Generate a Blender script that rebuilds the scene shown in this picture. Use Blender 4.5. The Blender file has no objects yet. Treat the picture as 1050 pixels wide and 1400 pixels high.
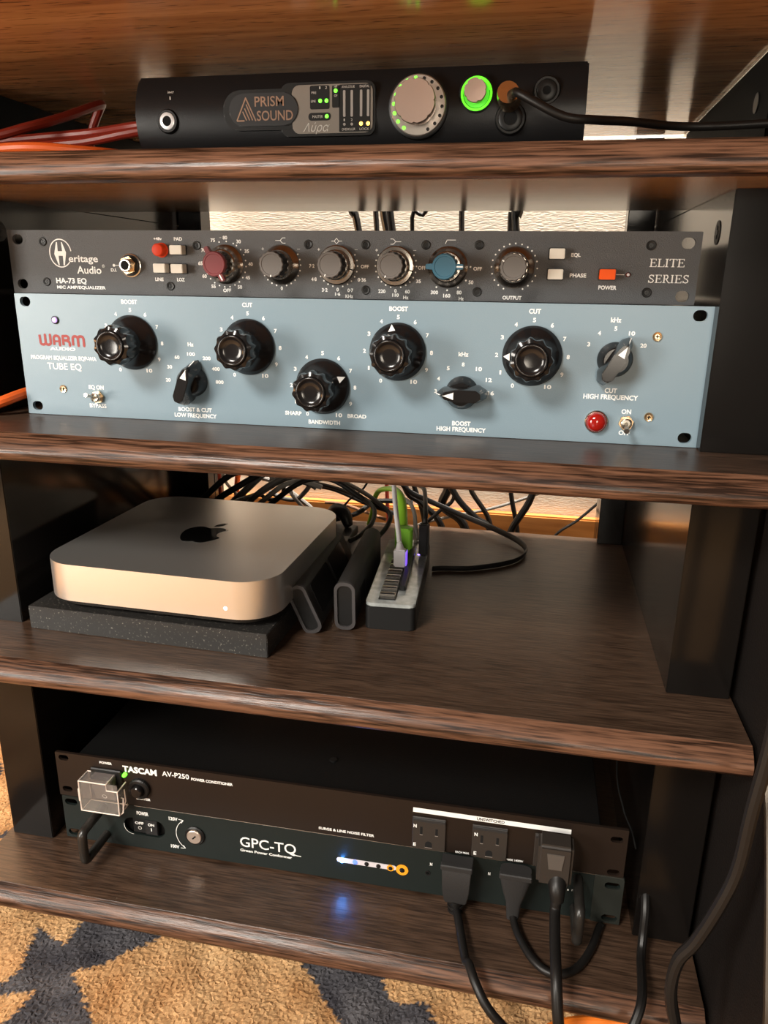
import bpy, bmesh, math, random
from mathutils import Vector, Matrix, noise

# ------------------------------------------------------------------ camera, world, lights, exposure
S = 0.001                                    # the scene is written in millimetres
C = bpy.context.scene.collection
scene = bpy.context.scene
pi = math.pi
cam_data = bpy.data.cameras.new('camera')
cam = bpy.data.objects.new('camera', cam_data)
C.objects.link(cam)
scene.camera = cam
cam_data.sensor_fit = 'HORIZONTAL'
cam_data.sensor_width = 36.0
cam_data.lens = 1032.12 / 1050.0 * 36.0
cam_data.clip_start = 0.01
cam_data.clip_end = 50
_r, _f, _u = (0.9803, 0.1972, 0.0129), (-0.1846, 0.9370, -0.2966), (-0.0706, 0.2884, 0.9549)
cam.matrix_world = Matrix(((_r[0], _u[0], -_f[0], 377.49 * S), (_r[1], _u[1], -_f[1], -508.74 * S),
                           (_r[2], _u[2], -_f[2], 102.72 * S), (0, 0, 0, 1)))

world = bpy.data.worlds.new('room_light')
scene.world = world
world.use_nodes = True
bg = world.node_tree.nodes['Background']
bg.inputs[0].default_value = (1.0, 0.86, 0.72, 1)
bg.inputs[1].default_value = 0.075

def area_light(name, loc, target, sx, sy, power, color):
    d = bpy.data.lights.new(name, 'AREA')
    d.shape = 'RECTANGLE'
    d.size, d.size_y = sx, sy
    d.energy = power
    d.color = color
    o = bpy.data.objects.new(name, d)
    C.objects.link(o)
    o.location = loc
    o.rotation_euler = (Vector(target) - Vector(loc)).to_track_quat('-Z', 'Y').to_euler()
    return o

# ceiling lamp of the room behind the camera, added sheen light, lamp behind the desk, floor lamp far left
area_light('ceiling_lamp', (-0.55, -1.75, 1.35), (0.25, -0.2, -0.2), 0.6, 0.45, 50, (1.0, 0.93, 0.84))
area_light('panel_sheen_fill', (0.56, -1.55, 0.14), (0.3, 0.0, 0.0), 0.24, 0.42, 4.5, (1.0, 0.88, 0.72))  # no window there; added light for a soft sheen on the rack panels
area_light('wall_lamp', (0.26, 0.375, 0.75), (0.26, 0.40, 0.0), 1.1, 0.05, 36, (1.0, 0.93, 0.82))
area_light('front_left_fill', (-0.95, -1.15, 0.12), (0.15, 0.0, -0.1), 0.45, 0.55, 17, (1.0, 0.93, 0.83))  # added light from front left to brighten the silver computer's front
def bulb(name, loc, power, color, r=0.05):
    d = bpy.data.lights.new(name, 'POINT')
    d.energy = power; d.color = color; d.shadow_soft_size = r
    o = bpy.data.objects.new(name, d); C.objects.link(o); o.location = loc
bulb('floor_lamp', (-0.78, 0.30, 0.08), 11.0, (1.0, 0.55, 0.24))
bulb('underside_fill', (-0.50, -0.12, 0.04), 1.1, (1.0, 0.52, 0.22), 0.06)  # added orange light left of the desk, warms its underside
bulb('right_wall_fill', (1.15, 0.28, 0.05), 4.0, (1.0, 0.55, 0.24))  # added warm light tinting the wall orange at the right

scene.view_settings.view_transform = 'Standard'
scene.view_settings.look = 'None'
scene.view_settings.gamma = 1
scene.view_settings.use_curve_mapping = False
scene.view_settings.exposure = 0.35

# ------------------------------------------------------------------ materials
MATS = {}
def mat(name, col, rough=0.5, metal=0.0, emit=None, estr=1.0, trans=0.0, ior=1.45, spec=0.5, coat=0.0, bump=0.0, bscale=500.0,
        var=0.0, vscale=60.0, stretch=(1, 1, 1), alpha=1.0):
    if name in MATS: return MATS[name]
    m = bpy.data.materials.new(name)
    m.use_nodes = True
    nt = m.node_tree
    b = nt.nodes['Principled BSDF']
    b.inputs['Base Color'].default_value = (*col, 1)
    b.inputs['Roughness'].default_value = rough
    b.inputs['Metallic'].default_value = metal
    b.inputs['IOR'].default_value = ior
    b.inputs['Specular IOR Level'].default_value = spec
    b.inputs['Coat Weight'].default_value = coat
    b.inputs['Coat Roughness'].default_value = 0.08
    b.inputs['Transmission Weight'].default_value = trans
    b.inputs['Alpha'].default_value = alpha
    if emit:
        b.inputs['Emission Color'].default_value = (*emit, 1)
        b.inputs['Emission Strength'].default_value = estr
    if bump or var:
        tc = nt.nodes.new('ShaderNodeTexCoord')
        mp = nt.nodes.new('ShaderNodeMapping')
        mp.inputs['Scale'].default_value = stretch
        nt.links.new(tc.outputs['Object'], mp.inputs['Vector'])
    if bump:
        n = nt.nodes.new('ShaderNodeTexNoise')
        n.inputs['Scale'].default_value = bscale
        n.inputs['Detail'].default_value = 3
        bp = nt.nodes.new('ShaderNodeBump')
        bp.inputs['Strength'].default_value = bump
        bp.inputs['Distance'].default_value = 0.001
        nt.links.new(mp.outputs[0], n.inputs['Vector'])
        nt.links.new(n.outputs['Fac'], bp.inputs['Height'])
        nt.links.new(bp.outputs[0], b.inputs['Normal'])
    if var:
        n = nt.nodes.new('ShaderNodeTexNoise')
        n.inputs['Scale'].default_value = vscale
        n.inputs['Detail'].default_value = 6
        nt.links.new(mp.outputs[0], n.inputs['Vector'])
        r = nt.nodes.new('ShaderNodeValToRGB')
        r.color_ramp.elements[0].position = 0.3
        r.color_ramp.elements[1].position = 0.7
        r.color_ramp.elements[0].color = (*[c * (1 - var) for c in col], 1)
        r.color_ramp.elements[1].color = (*[min(1, c * (1 + var)) for c in col], 1)
        nt.links.new(n.outputs['Fac'], r.inputs[0])
        nt.links.new(r.outputs[0], b.inputs['Base Color'])
    MATS[name] = m
    return m

def wood(name, dark, light, fine=(14, 420, 420), broad=(3, 60, 60), rough=0.4, bump=0.25, pores=None, spec=0.5, tint=None, mixf=0.4, spread=(.38, .62)):
    m = bpy.data.materials.new(name)
    m.use_nodes = True
    nt = m.node_tree
    L = nt.links.new
    b = nt.nodes['Principled BSDF']
    tc = nt.nodes.new('ShaderNodeTexCoord')
    def ns(sc, detail, dist=0.0):
        mp = nt.nodes.new('ShaderNodeMapping')
        mp.inputs['Scale'].default_value = sc
        n = nt.nodes.new('ShaderNodeTexNoise')
        n.inputs['Scale'].default_value = 1
        n.inputs['Detail'].default_value = detail
        n.inputs['Distortion'].default_value = dist
        L(tc.outputs['Object'], mp.inputs['Vector'])
        L(mp.outputs[0], n.inputs['Vector'])
        return n
    a, c = ns(fine, 4, 0.3), ns(broad, 3, 0.8)
    mx = nt.nodes.new('ShaderNodeMix')
    mx.inputs[0].default_value = mixf
    L(a.outputs['Fac'], mx.inputs[2]); L(c.outputs['Fac'], mx.inputs[3])
    r = nt.nodes.new('ShaderNodeValToRGB')
    r.color_ramp.elements[0].position = spread[0]
    r.color_ramp.elements[1].position = spread[1]
    r.color_ramp.elements[0].color = (*dark, 1)
    r.color_ramp.elements[1].color = (*light, 1)
    L(mx.outputs[0], r.inputs[0])
    col = r.outputs[0]
    if pores:
        p = ns(pores, 1)
        pr = nt.nodes.new('ShaderNodeValToRGB')
        pr.color_ramp.elements[0].position = 0.30
        pr.color_ramp.elements[1].position = 0.38
        pr.color_ramp.elements[0].color = (0.45, 0.42, 0.4, 1)
        L(p.outputs['Fac'], pr.inputs[0])
        mm = nt.nodes.new('ShaderNodeMix')
        mm.data_type = 'RGBA'; mm.blend_type = 'MULTIPLY'
        mm.inputs[0].default_value = 1
        L(col, mm.inputs[6]); L(pr.outputs[0], mm.inputs[7])
        col = mm.outputs[2]
    L(col, b.inputs['Base Color'])
    b.inputs['Roughness'].default_value = rough
    b.inputs['Specular IOR Level'].default_value = spec
    if tint: b.inputs['Specular Tint'].default_value = (*tint, 1)
    bp = nt.nodes.new('ShaderNodeBump')
    bp.inputs['Strength'].default_value = bump
    bp.inputs['Distance'].default_value = 0.0004
    L(a.outputs['Fac'], bp.inputs['Height'])
    L(bp.outputs[0], b.inputs['Normal'])
    MATS[name] = m
    return m

walnut = wood('walnut_laminate', (0.024, 0.013, 0.008), (0.094, 0.054, 0.034), fine=(40, 720, 720), broad=(2, 45, 45), rough=0.34, bump=0.3, mixf=0.18, spread=(.35, .65))
walnut_edge = wood('walnut_edging', (0.018, 0.0085, 0.005), (0.15, 0.072, 0.042), fine=(32, 620, 620), broad=(5, 170, 170), rough=0.30, bump=0.7, spec=.3, mixf=0.4, spread=(.41, .60))
under = wood('desk_underside_wood', (0.31, 0.145, 0.058), (0.52, 0.27, 0.12), fine=(7, 130, 130), broad=(2, 16, 16), rough=0.15, bump=0.02,
             pores=(60, 900, 900), spec=0.45, tint=(1.0, 0.72, 0.46))
M = {}
M['gloss_black'] = mat('gloss_black_panel', (0.006, 0.005, 0.0045), 0.15, spec=0.4, bump=0.03, bscale=60)
M['black'] = mat('satin_black_plastic', (0.008, 0.008, 0.008), 0.4, spec=.4)
M['rubber'] = mat('black_cable_rubber', (0.009, 0.008, 0.0075), 0.42, spec=.4)
M['rubber2'] = mat('soft_black_rubber', (0.020, 0.019, 0.019), 0.62, bump=0.2, bscale=1500)
M['bakelite'] = mat('glossy_black_bakelite', (0.009, 0.008, 0.008), 0.17, spec=0.55)
M['white'] = mat('white_print', (0.86, 0.86, 0.84), 0.5)
M['cream'] = mat('cream_plastic', (0.72, 0.68, 0.60), 0.35)
M['steel'] = mat('brushed_steel', (0.62, 0.58, 0.52), 0.27, 1.0)
M['gold'] = mat('brass_hardware', (0.80, 0.58, 0.36), 0.25, 1.0)
M['dark_steel'] = mat('black_steel_chassis', (0.004, 0.004, 0.004), 0.55, spec=.25, bump=0.15, bscale=900)

# ------------------------------------------------------------------ mesh helpers (everything in millimetres)
def tag(o, label=None, cat=None, group=None, kind=None):
    if label: o['label'] = label
    if cat: o['category'] = cat
    if group: o['group'] = group
    if kind: o['kind'] = kind
    return o

def empty(name, loc, label, cat, rz=0.0, group=None):
    o = bpy.data.objects.new(name, None)
    o.empty_display_size = 0.02
    C.objects.link(o)
    o.location = [v * S for v in loc]
    o.rotation_euler = (0, 0, rz)
    return tag(o, label, cat, group)

def obj(name, bm, m, parent=None, sharp=35, loc=None):
    bmesh.ops.scale(bm, vec=(S, S, S), verts=bm.verts)
    bmesh.ops.recalc_face_normals(bm, faces=bm.faces)
    me = bpy.data.meshes.new(name)
    bm.to_mesh(me)
    bm.free()
    me.polygons.foreach_set('use_smooth', [True] * len(me.polygons))
    me.set_sharp_from_angle(angle=math.radians(sharp))
    for mm in (m if isinstance(m, (list, tuple)) else [m]): me.materials.append(mm)
    o = bpy.data.objects.new(name, me)
    C.objects.link(o)
    if parent: o.parent = parent
    if loc: o.location = [v * S for v in loc]
    return o

def merge(dst, src):
    me = bpy.data.meshes.new('tmp')
    src.to_mesh(me); src.free()
    dst.from_mesh(me)
    bpy.data.meshes.remove(me)

def box(bm, x0, x1, y0, y1, z0, z1, bev=0.0, seg=2):
    b = bmesh.new()
    bmesh.ops.create_cube(b, size=1)
    for v in b.verts:
        v.co = Vector(((x0 + x1) / 2 + v.co.x * (x1 - x0), (y0 + y1) / 2 + v.co.y * (y1 - y0), (z0 + z1) / 2 + v.co.z * (z1 - z0)))
    if bev: bmesh.ops.bevel(b, geom=b.edges[:], offset=bev, segments=seg, affect='EDGES', clamp_overlap=True)
    merge(bm, b)
    return bm

def prism(bm, pts, a, b_, axis='y', bev=0.0, seg=2, scale_b=1.0):
    """extrude a 2D outline along an axis; y: pts=(x,z)  x: pts=(y,z)  z: pts=(x,y)"""
    b = bmesh.new()
    cx = sum(p[0] for p in pts) / len(pts); cy = sum(p[1] for p in pts) / len(pts)
    def co(p, t):
        return {'y': (p[0], t, p[1]), 'x': (t, p[0], p[1]), 'z': (p[0], p[1], t)}[axis]
    v0 = [b.verts.new(co(p, a)) for p in pts]
    v1 = [b.verts.new(co((cx + (p[0] - cx) * scale_b, cy + (p[1] - cy) * scale_b), b_)) for p in pts]
    f0 = b.faces.new(v0); f1 = b.faces.new(v1[::-1])
    n = len(pts)
    for i in range(n): b.faces.new((v0[i], v1[i], v1[(i + 1) % n], v0[(i + 1) % n]))
    if bev:
        es = list(set(list(f0.edges) + list(f1.edges)))
        bmesh.ops.bevel(b, geom=es, offset=bev, segments=seg, affect='EDGES', clamp_overlap=True)
    merge(bm, b)
    return bm

def rrect(cx, cz, w, h, r, n=6):
    r = min(r, w / 2 - 1e-3, h / 2 - 1e-3)
    out = []
    for (sx, sz, a0) in ((1, 1, 0), (-1, 1, 90), (-1, -1, 180), (1, -1, 270)):
        for i in range(n + 1):
            a = math.radians(a0 + 90 * i / n)
            out.append((cx + sx * (w / 2 - r) + r * math.cos(a), cz + sz * (h / 2 - r) + r * math.sin(a)))
    return out

def circ(cx, cz, r, n=32, a0=0): return [(cx + r * math.cos(a0 + 2 * pi * i / n), cz + r * math.sin(a0 + 2 * pi * i / n)) for i in range(n)]

def plate(bm, outline, holes, y0, y1):
    """flat panel with real holes, facing -y"""
    b = bmesh.new()
    edges = []
    for loop in [outline] + holes:
        vs = [b.verts.new((p[0], y0, p[1])) for p in loop]
        edges += [b.edges.new((vs[i], vs[(i + 1) % len(vs)])) for i in range(len(vs))]
    bmesh.ops.triangle_fill(b, use_beauty=True, use_dissolve=False, edges=edges)
    r = bmesh.ops.extrude_face_region(b, geom=b.faces[:])
    for v in r['geom']:
        if isinstance(v, bmesh.types.BMVert): v.co.y = y1
    merge(bm, b)
    return bm

def lathe(bm, prof, cx, cz, seg=40, rmod=None, cap=True, y0=0.0):
    """prof: list of (r, y); axis along y through (cx, cz)"""
    b = bmesh.new()
    rings = []
    for k, (r, y) in enumerate(prof):
        ring = []
        for i in range(seg):
            a = 2 * pi * i / seg
            rr = r * (rmod(a, k) if rmod else 1)
            ring.append(b.verts.new((cx + rr * math.cos(a), y + y0, cz + rr * math.sin(a))))
        rings.append(ring)
    for k in range(len(rings) - 1):
        for i in range(seg):
            j = (i + 1) % seg
            b.faces.new((rings[k][i], rings[k][j], rings[k + 1][j], rings[k + 1][i]))
    if cap:
        b.faces.new(rings[0]); b.faces.new(rings[-1][::-1])
    merge(bm, b)
    return bm

def spline(pts, sub=6):
    P = [Vector(p) for p in pts]
    if len(P) < 3: return P
    out = []
    for i in range(len(P) - 1):
        p0 = P[i - 1] if i > 0 else P[0] * 2 - P[1]
        p1, p2 = P[i], P[i + 1]
        p3 = P[i + 2] if i + 2 < len(P) else P[-1] * 2 - P[-2]
        for s in range(sub):
            t = s / sub
            out.append(0.5 * ((2 * p1) + (-p0 + p2) * t + (2 * p0 - 5 * p1 + 4 * p2 - p3) * t * t + (-p0 + 3 * p1 - 3 * p2 + p3) * t ** 3))
    out.append(P[-1])
    return out

def tube(bm, pts, r, seg=10, sub=6, flat=1.0, up=(0, 0, 1), smooth=True, ends=None):
    P = spline(pts, sub) if smooth else [Vector(p) for p in pts]
    b = bmesh.new()
    rings = []
    n = len(P)
    prev = None
    for i, p in enumerate(P):
        t = (P[min(i + 1, n - 1)] - P[max(i - 1, 0)])
        if t.length < 1e-6: t = Vector((0, 0, 1))
        t.normalize()
        if prev is None:
            u = Vector(up) if abs(t.dot(Vector(up))) < 0.95 else Vector((1, 0, 0))
        else: u = prev
        u = (u - t * u.dot(t)).normalized()
        w = t.cross(u)
        prev = u
        rr = r if ends is None else ends(i / (n - 1))
        rings.append([b.verts.new(p + u * (math.cos(2 * pi * k / seg) * rr) + w * (math.sin(2 * pi * k / seg) * rr * flat)) for k in range(seg)])
    for a in range(n - 1):
        for k in range(seg):
            j = (k + 1) % seg
            b.faces.new((rings[a][k], rings[a][j], rings[a + 1][j], rings[a + 1][k]))
    b.faces.new(rings[0]); b.faces.new(rings[-1][::-1])
    merge(bm, b)
    return bm

# ---- lettering as flat print just proud of a panel (x, z plane facing -y)
_tx = {}
def glyphs(s, bold=0.0, shear=0.0):
    key = (s, bold, shear)
    if key in _tx: return _tx[key]
    cu = bpy.data.curves.new('t', 'FONT')
    cu.body = s; cu.size = 1; cu.resolution_u = 3; cu.offset = bold; cu.shear = shear
    o = bpy.data.objects.new('t', cu)
    C.objects.link(o)
    dg = bpy.context.evaluated_depsgraph_get()
    me = bpy.data.meshes.new_from_object(o.evaluated_get(dg))
    vs = [(v.co.x, v.co.y) for v in me.vertices]
    fs = [list(p.vertices) for p in me.polygons]
    bpy.data.objects.remove(o); bpy.data.curves.remove(cu); bpy.data.meshes.remove(me)
    _tx[key] = (vs, fs)
    return _tx[key]

def cap_h(): 
    vs, _ = glyphs('H')
    return max(v[1] for v in vs) - min(v[1] for v in vs)

def text(bm, s, cx, cz, w, h, y=-0.15, bold=0.012, shear=0.0, rot=0.0, plane='y', ref=None):
    vs, fs = glyphs(s, bold, shear)
    if not vs: return
    x0, x1 = min(v[0] for v in vs), max(v[0] for v in vs)
    if s in '+-·®Iº': z0, z1 = min(v[1] for v in vs), max(v[1] for v in vs)
    else: z0, z1 = 0.0, cap_h()
    if s == '-': z0 -= 0.2; z1 += 0.2
    if bold and h < 4 and bold < .03: return text(bm, s, cx, cz, w, h, y, .032, shear, rot, plane)
    sx = w / (x1 - x0) if w else h / (z1 - z0)
    sz = h / (z1 - z0)
    mx, mz = (x0 + x1) / 2, (z0 + z1) / 2
    new = []
    for (a, b_) in vs:
        px, pz = (a - mx) * sx, (b_ - mz) * sz
        if rot: px, pz = px * math.cos(rot) - pz * math.sin(rot), px * math.sin(rot) + pz * math.cos(rot)
        if plane == 'y': new.append(bm.verts.new((cx + px, y, cz + pz)))
        else: new.append(bm.verts.new((cx + px, cz + pz, y)))
    for f in fs:
        try: bm.faces.new([new[i] for i in f])
        except ValueError: pass

def poly(bm, pts, y=-0.15):
    vs = [bm.verts.new((p[0], y, p[1])) for p in pts]
    bm.faces.new(vs)

def stroke(bm, pts, w, y=-0.15, closed=False):
    n = len(pts)
    rng = range(n if closed else n - 1)
    for k, i in enumerate(rng):
        a, b_ = Vector((pts[i][0], pts[i][1])), Vector((pts[(i + 1) % n][0], pts[(i + 1) % n][1]))
        d = b_ - a
        if d.length < 1e-5: continue
        d.normalize(); nn = Vector((-d.y, d.x)) * (w / 2)
        poly(bm, [a - nn, b_ - nn, b_ + nn, a + nn], y - 0.001 * (k % 2))
        if n > 2: poly(bm, circ(b_.x, b_.y, w / 2, 8), y - 0.002 - 0.001 * (k % 3))

def dots(bm, cx, cz, r, angs, rd=0.55):
    for a in angs:
        a = math.radians(a)
        poly(bm, circ(cx + r * math.cos(a), cz + r * math.sin(a), rd, 10))

def screw(parent, x, z, r=3.2, m='black', y=0.0, name='screw'):
    bm = bmesh.new()
    lathe(bm, [(r, y), (r, y - 0.5), (r * 0.9, y - 0.9), (r * 0.55, y - 0.7), (r * 0.5, y - 0.3)], x, z, 20)
    o = obj(name, bm, M[m], parent)
    b2 = bmesh.new()
    box(b2, x - r * .42, x + r * .42, y - 0.75, y - 0.28, z - r * .1, z + r * .1)
    box(b2, x - r * .1, x + r * .1, y - 0.75, y - 0.28, z - r * .42, z + r * .42)
    obj('cross_slot', b2, M['dark_steel'] if m != 'black' else M['black'], o)
    return o
def slot(cx, cz, w=9.0, h=6.8): return rrect(cx, cz, w, h, 3.3, 5)

# ------------------------------------------------------------------ the setting
wallpaper = mat('wallpaper', (0.80, 0.74, 0.64), 0.75, bump=0.55, bscale=1.0, stretch=(190, 190, 700))
bm = bmesh.new(); box(bm, -1400, 1700, 430, 450, -440, 1300)
tag(obj('wall_back', bm, wallpaper), 'cream textured wallpaper wall behind the desk', kind='structure')
base_wood = wood('orange_wood', (0.40, 0.15, 0.035), (0.62, 0.27, 0.075), fine=(6, 90, 90), rough=0.4, bump=0.05)
bm = bmesh.new(); box(bm, -1400, 1700, 416, 430, -422, -181, 2)
tag(obj('baseboard_back', bm, base_wood), 'orange wooden board along the foot of the back wall', kind='structure')
bm = bmesh.new(); box(bm, -1400, 1700, -2200, 430, -460, -434)
tag(obj('floor', bm, mat('floor_boards', (0.22, 0.14, 0.08), 0.6)), kind='structure')

# ---- carpet: tufted pile with two yarn colours
RUG = [[(5, -126), (12, -109), (5, -94), (0, -74), (4, -72), (32, -84), (31, -40), (108, -40), (104, -60), (100, -65), (84, -80), (76, -91), (52, -105), (68, -117), (83, -131), (94, -142), (110, -200), (20, -200), (28, -156), (32, -145), (35, -125), (10, -133), (-20, -140), (-20, -128)],
       [(220, -40), (227, -61), (241, -72), (254, -88), (272, -104), (300, -140), (350, -140), (341, -90), (329, -73), (309, -78), (301, -73), (295, -64), (290, -40)],
       [(-150, 10), (-107, 21), (-97, 28), (-90, 20), (-104, 14), (-150, 0)],
       [(-200, 131), (-170, 111), (-166, 98), (-220, 90)],
       [(-80, -60), (-60, -90), (-90, -150), (-140, -120), (-120, -60)],
       [(400, -170), (470, -130), (540, -160), (520, -230), (430, -230)], [(120, -220), (200, -200), (230, -260), (150, -300), (80, -280)]]
def inside(x, y, P):
    c = False
    n = len(P)
    for i in range(n):
        x0, y0 = P[i]; x1, y1 = P[(i + 1) % n]
        if (y0 > y) != (y1 > y) and x < (x1 - x0) * (y - y0) / (y1 - y0) + x0: c = not c
    return c
def rug():
    rnd = random.Random(4)
    X0, X1, Y0, Y1, st = -320.0, 600.0, -200.0, 280.0, 1.6
    nx, ny = int((X1 - X0) / st), int((Y1 - Y0) / st)
    verts, cols = [], []
    boxes = [(min(p[0] for p in P) - 4, max(p[0] for p in P) + 4, min(p[1] for p in P) - 4, max(p[1] for p in P) + 4, P) for P in RUG]
    for j in range(ny + 1):
        for i in range(nx + 1):
            x, y = X0 + i * st, Y0 + j * st
            jx = x + 2.2 * math.sin(y * 1.1 + 0.4 * math.sin(x * .7)); jy = y + 1.2 * math.sin(x * 1.3)
            dark = any(a < jx < b_ and c < jy < d and inside(jx, jy, P) for a, b_, c, d, P in boxes)
            verts.append(((x + rnd.uniform(-.8, .8)) * S, (y + rnd.uniform(-.8, .8)) * S, (-424 + rnd.uniform(0, 1.5) + 1.2 * math.sin(x * .13) * math.sin(y * .1)) * S))
            cols.append(0.0 if dark else 1.0)
    faces = [(j * (nx + 1) + i, j * (nx + 1) + i + 1, (j + 1) * (nx + 1) + i + 1, (j + 1) * (nx + 1) + i) for j in range(ny) for i in range(nx)]
    nb = len(verts)
    verts += [(X0 * S, Y0 * S, -0.434), (X1 * S, Y0 * S, -0.434), (X1 * S, Y1 * S, -0.434), (X0 * S, Y1 * S, -0.434)]
    cols += [1.0] * 4
    faces.append((nb + 3, nb + 2, nb + 1, nb))
    for (x0, x1, y0, y1) in ((-900, 1300, -1300, Y0), (-900, X0, Y0, Y1), (X1, 1300, Y0, Y1)):      # the plain rest of the rug, out of sight
        q = len(verts)
        verts += [(x0 * S, y0 * S, -0.4225), (x1 * S, y0 * S, -0.4225), (x1 * S, y1 * S, -0.4225), (x0 * S, y1 * S, -0.4225)]
        cols += [1.0] * 4
        faces.append((q, q + 1, q + 2, q + 3))
    me = bpy.data.meshes.new('rug')
    me.from_pydata(verts, [], faces)
    at = me.attributes.new('yarn', 'FLOAT', 'POINT')
    at.data.foreach_set('value', cols)
    m = bpy.data.materials.new('carpet_yarn'); m.use_nodes = True
    nt = m.node_tree; b = nt.nodes['Principled BSDF']
    a = nt.nodes.new('ShaderNodeAttribute'); a.attribute_name = 'yarn'
    tc = nt.nodes.new('ShaderNodeTexCoord')
    n = nt.nodes.new('ShaderNodeTexNoise'); n.inputs['Scale'].default_value = 900
    n2 = nt.nodes.new('ShaderNodeTexNoise'); n2.inputs['Scale'].default_value = 28; n2.inputs['Detail'].default_value = 4
    nt.links.new(tc.outputs['Object'], n.inputs['Vector']); nt.links.new(tc.outputs['Object'], n2.inputs['Vector'])
    def ramp(src, c0, c1, p0=0.3, p1=0.7):
        r = nt.nodes.new('ShaderNodeValToRGB'); nt.links.new(src, r.inputs[0])
        r.color_ramp.elements[0].position = p0; r.color_ramp.elements[1].position = p1
        r.color_ramp.elements[0].color = (*c0, 1); r.color_ramp.elements[1].color = (*c1, 1)
        return r.outputs[0]
    tan = ramp(n2.outputs['Fac'], (0.42, 0.225, 0.095), (0.70, 0.45, 0.23))
    grey = ramp(n2.outputs['Fac'], (0.045, 0.045, 0.055), (0.12, 0.118, 0.13))
    mx = nt.nodes.new('ShaderNodeMix'); mx.data_type = 'RGBA'
    nt.links.new(a.outputs['Fac'], mx.inputs[0]); nt.links.new(grey, mx.inputs[6]); nt.links.new(tan, mx.inputs[7])
    sp = ramp(n.outputs['Fac'], (0.72, 0.68, 0.64), (1.0, 1.0, 1.0))
    mm = nt.nodes.new('ShaderNodeMix'); mm.data_type = 'RGBA'; mm.blend_type = 'MULTIPLY'; mm.inputs[0].default_value = 1
    nt.links.new(mx.outputs[2], mm.inputs[6]); nt.links.new(sp, mm.inputs[7])
    nt.links.new(mm.outputs[2], b.inputs['Base Color'])
    b.inputs['Roughness'].default_value = 0.95
    b.inputs['Specular IOR Level'].default_value = 0.1
    me.materials.append(m)
    o = bpy.data.objects.new('rug', me); C.objects.link(o)
    tag(o, 'shaggy tan and charcoal patterned rug on the floor under the shelving', 'rug')
rug()

# ------------------------------------------------------------------ the desk with its shelves
desk = empty('studio_desk', (0, 0, 0), 'dark walnut desk with four shelves between glossy black uprights', 'desk')
EDGE = [(-66, 0), (-69.5, -2.2), (-73, -5.2), (-75.8, -8.8), (-76.6, -11.5), (-76.2, -14.5), (-74.6, -17), (-72, -18)]
def shelf(z, yb, x0=-67, x1=525.5):
    bm = bmesh.new()
    box(bm, x0, x1, -66, yb, z - 18, z, 0.3, 1)
    o = obj('shelf', bm, walnut, desk)
    bm = bmesh.new()
    prism(bm, [(y, z + dz) for y, dz in EDGE] + [(-66.0, z - 18)], x0, x1, 'x', 0.0)
    e = obj('front_edging', bm, walnut_edge, o, sharp=40)
    return o
top_shelf = shelf(172, 135)
top_shelf.data.materials.clear(); top_shelf.data.materials.append(walnut); top_shelf.data.materials.append(under)
for p in top_shelf.data.polygons:
    if p.normal.z < -0.9: p.material_index = 1
shelf(0, 318); shelf(-172, 318); shelf(-387, 318)
bm = bmesh.new(); box(bm, -420, 900, -150, 316, 235, 260, 1)
obj('desktop', bm, under, desk)
for z0, z1 in ((0, 154), (-172, -18), (-387, -190)):
    for x0, x1 in ((-62, -22), (482, 523.5)):
        bm = bmesh.new(); box(bm, x0, x1, -12, 334, z0 + .05, z1 - .05, 0.6, 2)
        u = obj('upright', bm, M['gloss_black'], desk)
        if z0 > -300:
            bm = bmesh.new()
            xf = -22 if x0 < 0 else 482
            sg = 1 if x0 < 0 else -1
            zz = z1 - 22 if z0 == 0 else z1 - 14
            prism(bm, circ(22, zz, 7.2, 24), xf, xf + sg * 0.5, 'x')
            r = obj('bolt_recess', bm, mat('bolt_recess_black', (0.004, 0.004, 0.004), 0.5), u)
            if True:
                bm = bmesh.new()
                box(bm, min(xf + sg * .5, xf + sg * 1.1), max(xf + sg * .5, xf + sg * 1.1), 20.5, 23.5, zz - 4, zz + 4, 0.3, 1)
                box(bm, min(xf + sg * .5, xf + sg * 1.1), max(xf + sg * .5, xf + sg * 1.1), 18, 26, zz - 1.4, zz + 1.4, 0.3, 1)
                obj('bolt_head', bm, M['black'], u)
for x0, x1 in ((-21.5, 5), (455.5, 481.5)):
    bm = bmesh.new(); box(bm, x0, x1, 319, 345, -422, 234, 0.8, 1)
    obj('rear_post', bm, M['gloss_black'], desk)
    bm = bmesh.new(); box(bm, x0, x1, 300, 318, -171.9, -18.2, 0.8, 1)
    obj('rear_post', bm, M['gloss_black'], desk)
bm = bmesh.new(); box(bm, -60, 520, -58, 310, -422, -405.2, 1, 1)
obj('plinth', bm, M['black'], desk)
for x0, x1 in ((-62, -22), (482, 523.5)):
    bm = bmesh.new(); box(bm, x0, x1, 135.4, 334, 154.2, 171.9, .4, 1); obj('upright', bm, M['gloss_black'], desk)
bm = bmesh.new(); box(bm, -92, -48, 40, 310, 172.2, 234.8, .6, 1); obj('support_panel', bm, mat('support_panel_black', (0.0015, 0.0015, 0.0015), 0.7, spec=.1, bump=.1), desk)
bm = bmesh.new(); box(bm, 500, 523, 18, 314, 172.2, 234.8, 1, 2)
sp = obj('support_panel', bm, mat('support_panel_black', (0.0015, 0.0015, 0.0015), 0.7, spec=.1, bump=.1), desk)
bm = bmesh.new(); box(bm, 497.6, 500, 18, 314, 232.6, 234.9, 0.3, 1)
obj('metal_trim', bm, M['steel'], sp)
bm = bmesh.new(); prism(bm, circ(49, 209, 6, 24), 500, 499.2, 'x', 0.2); obj('bolt_head', bm, M['black'], sp)

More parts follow.
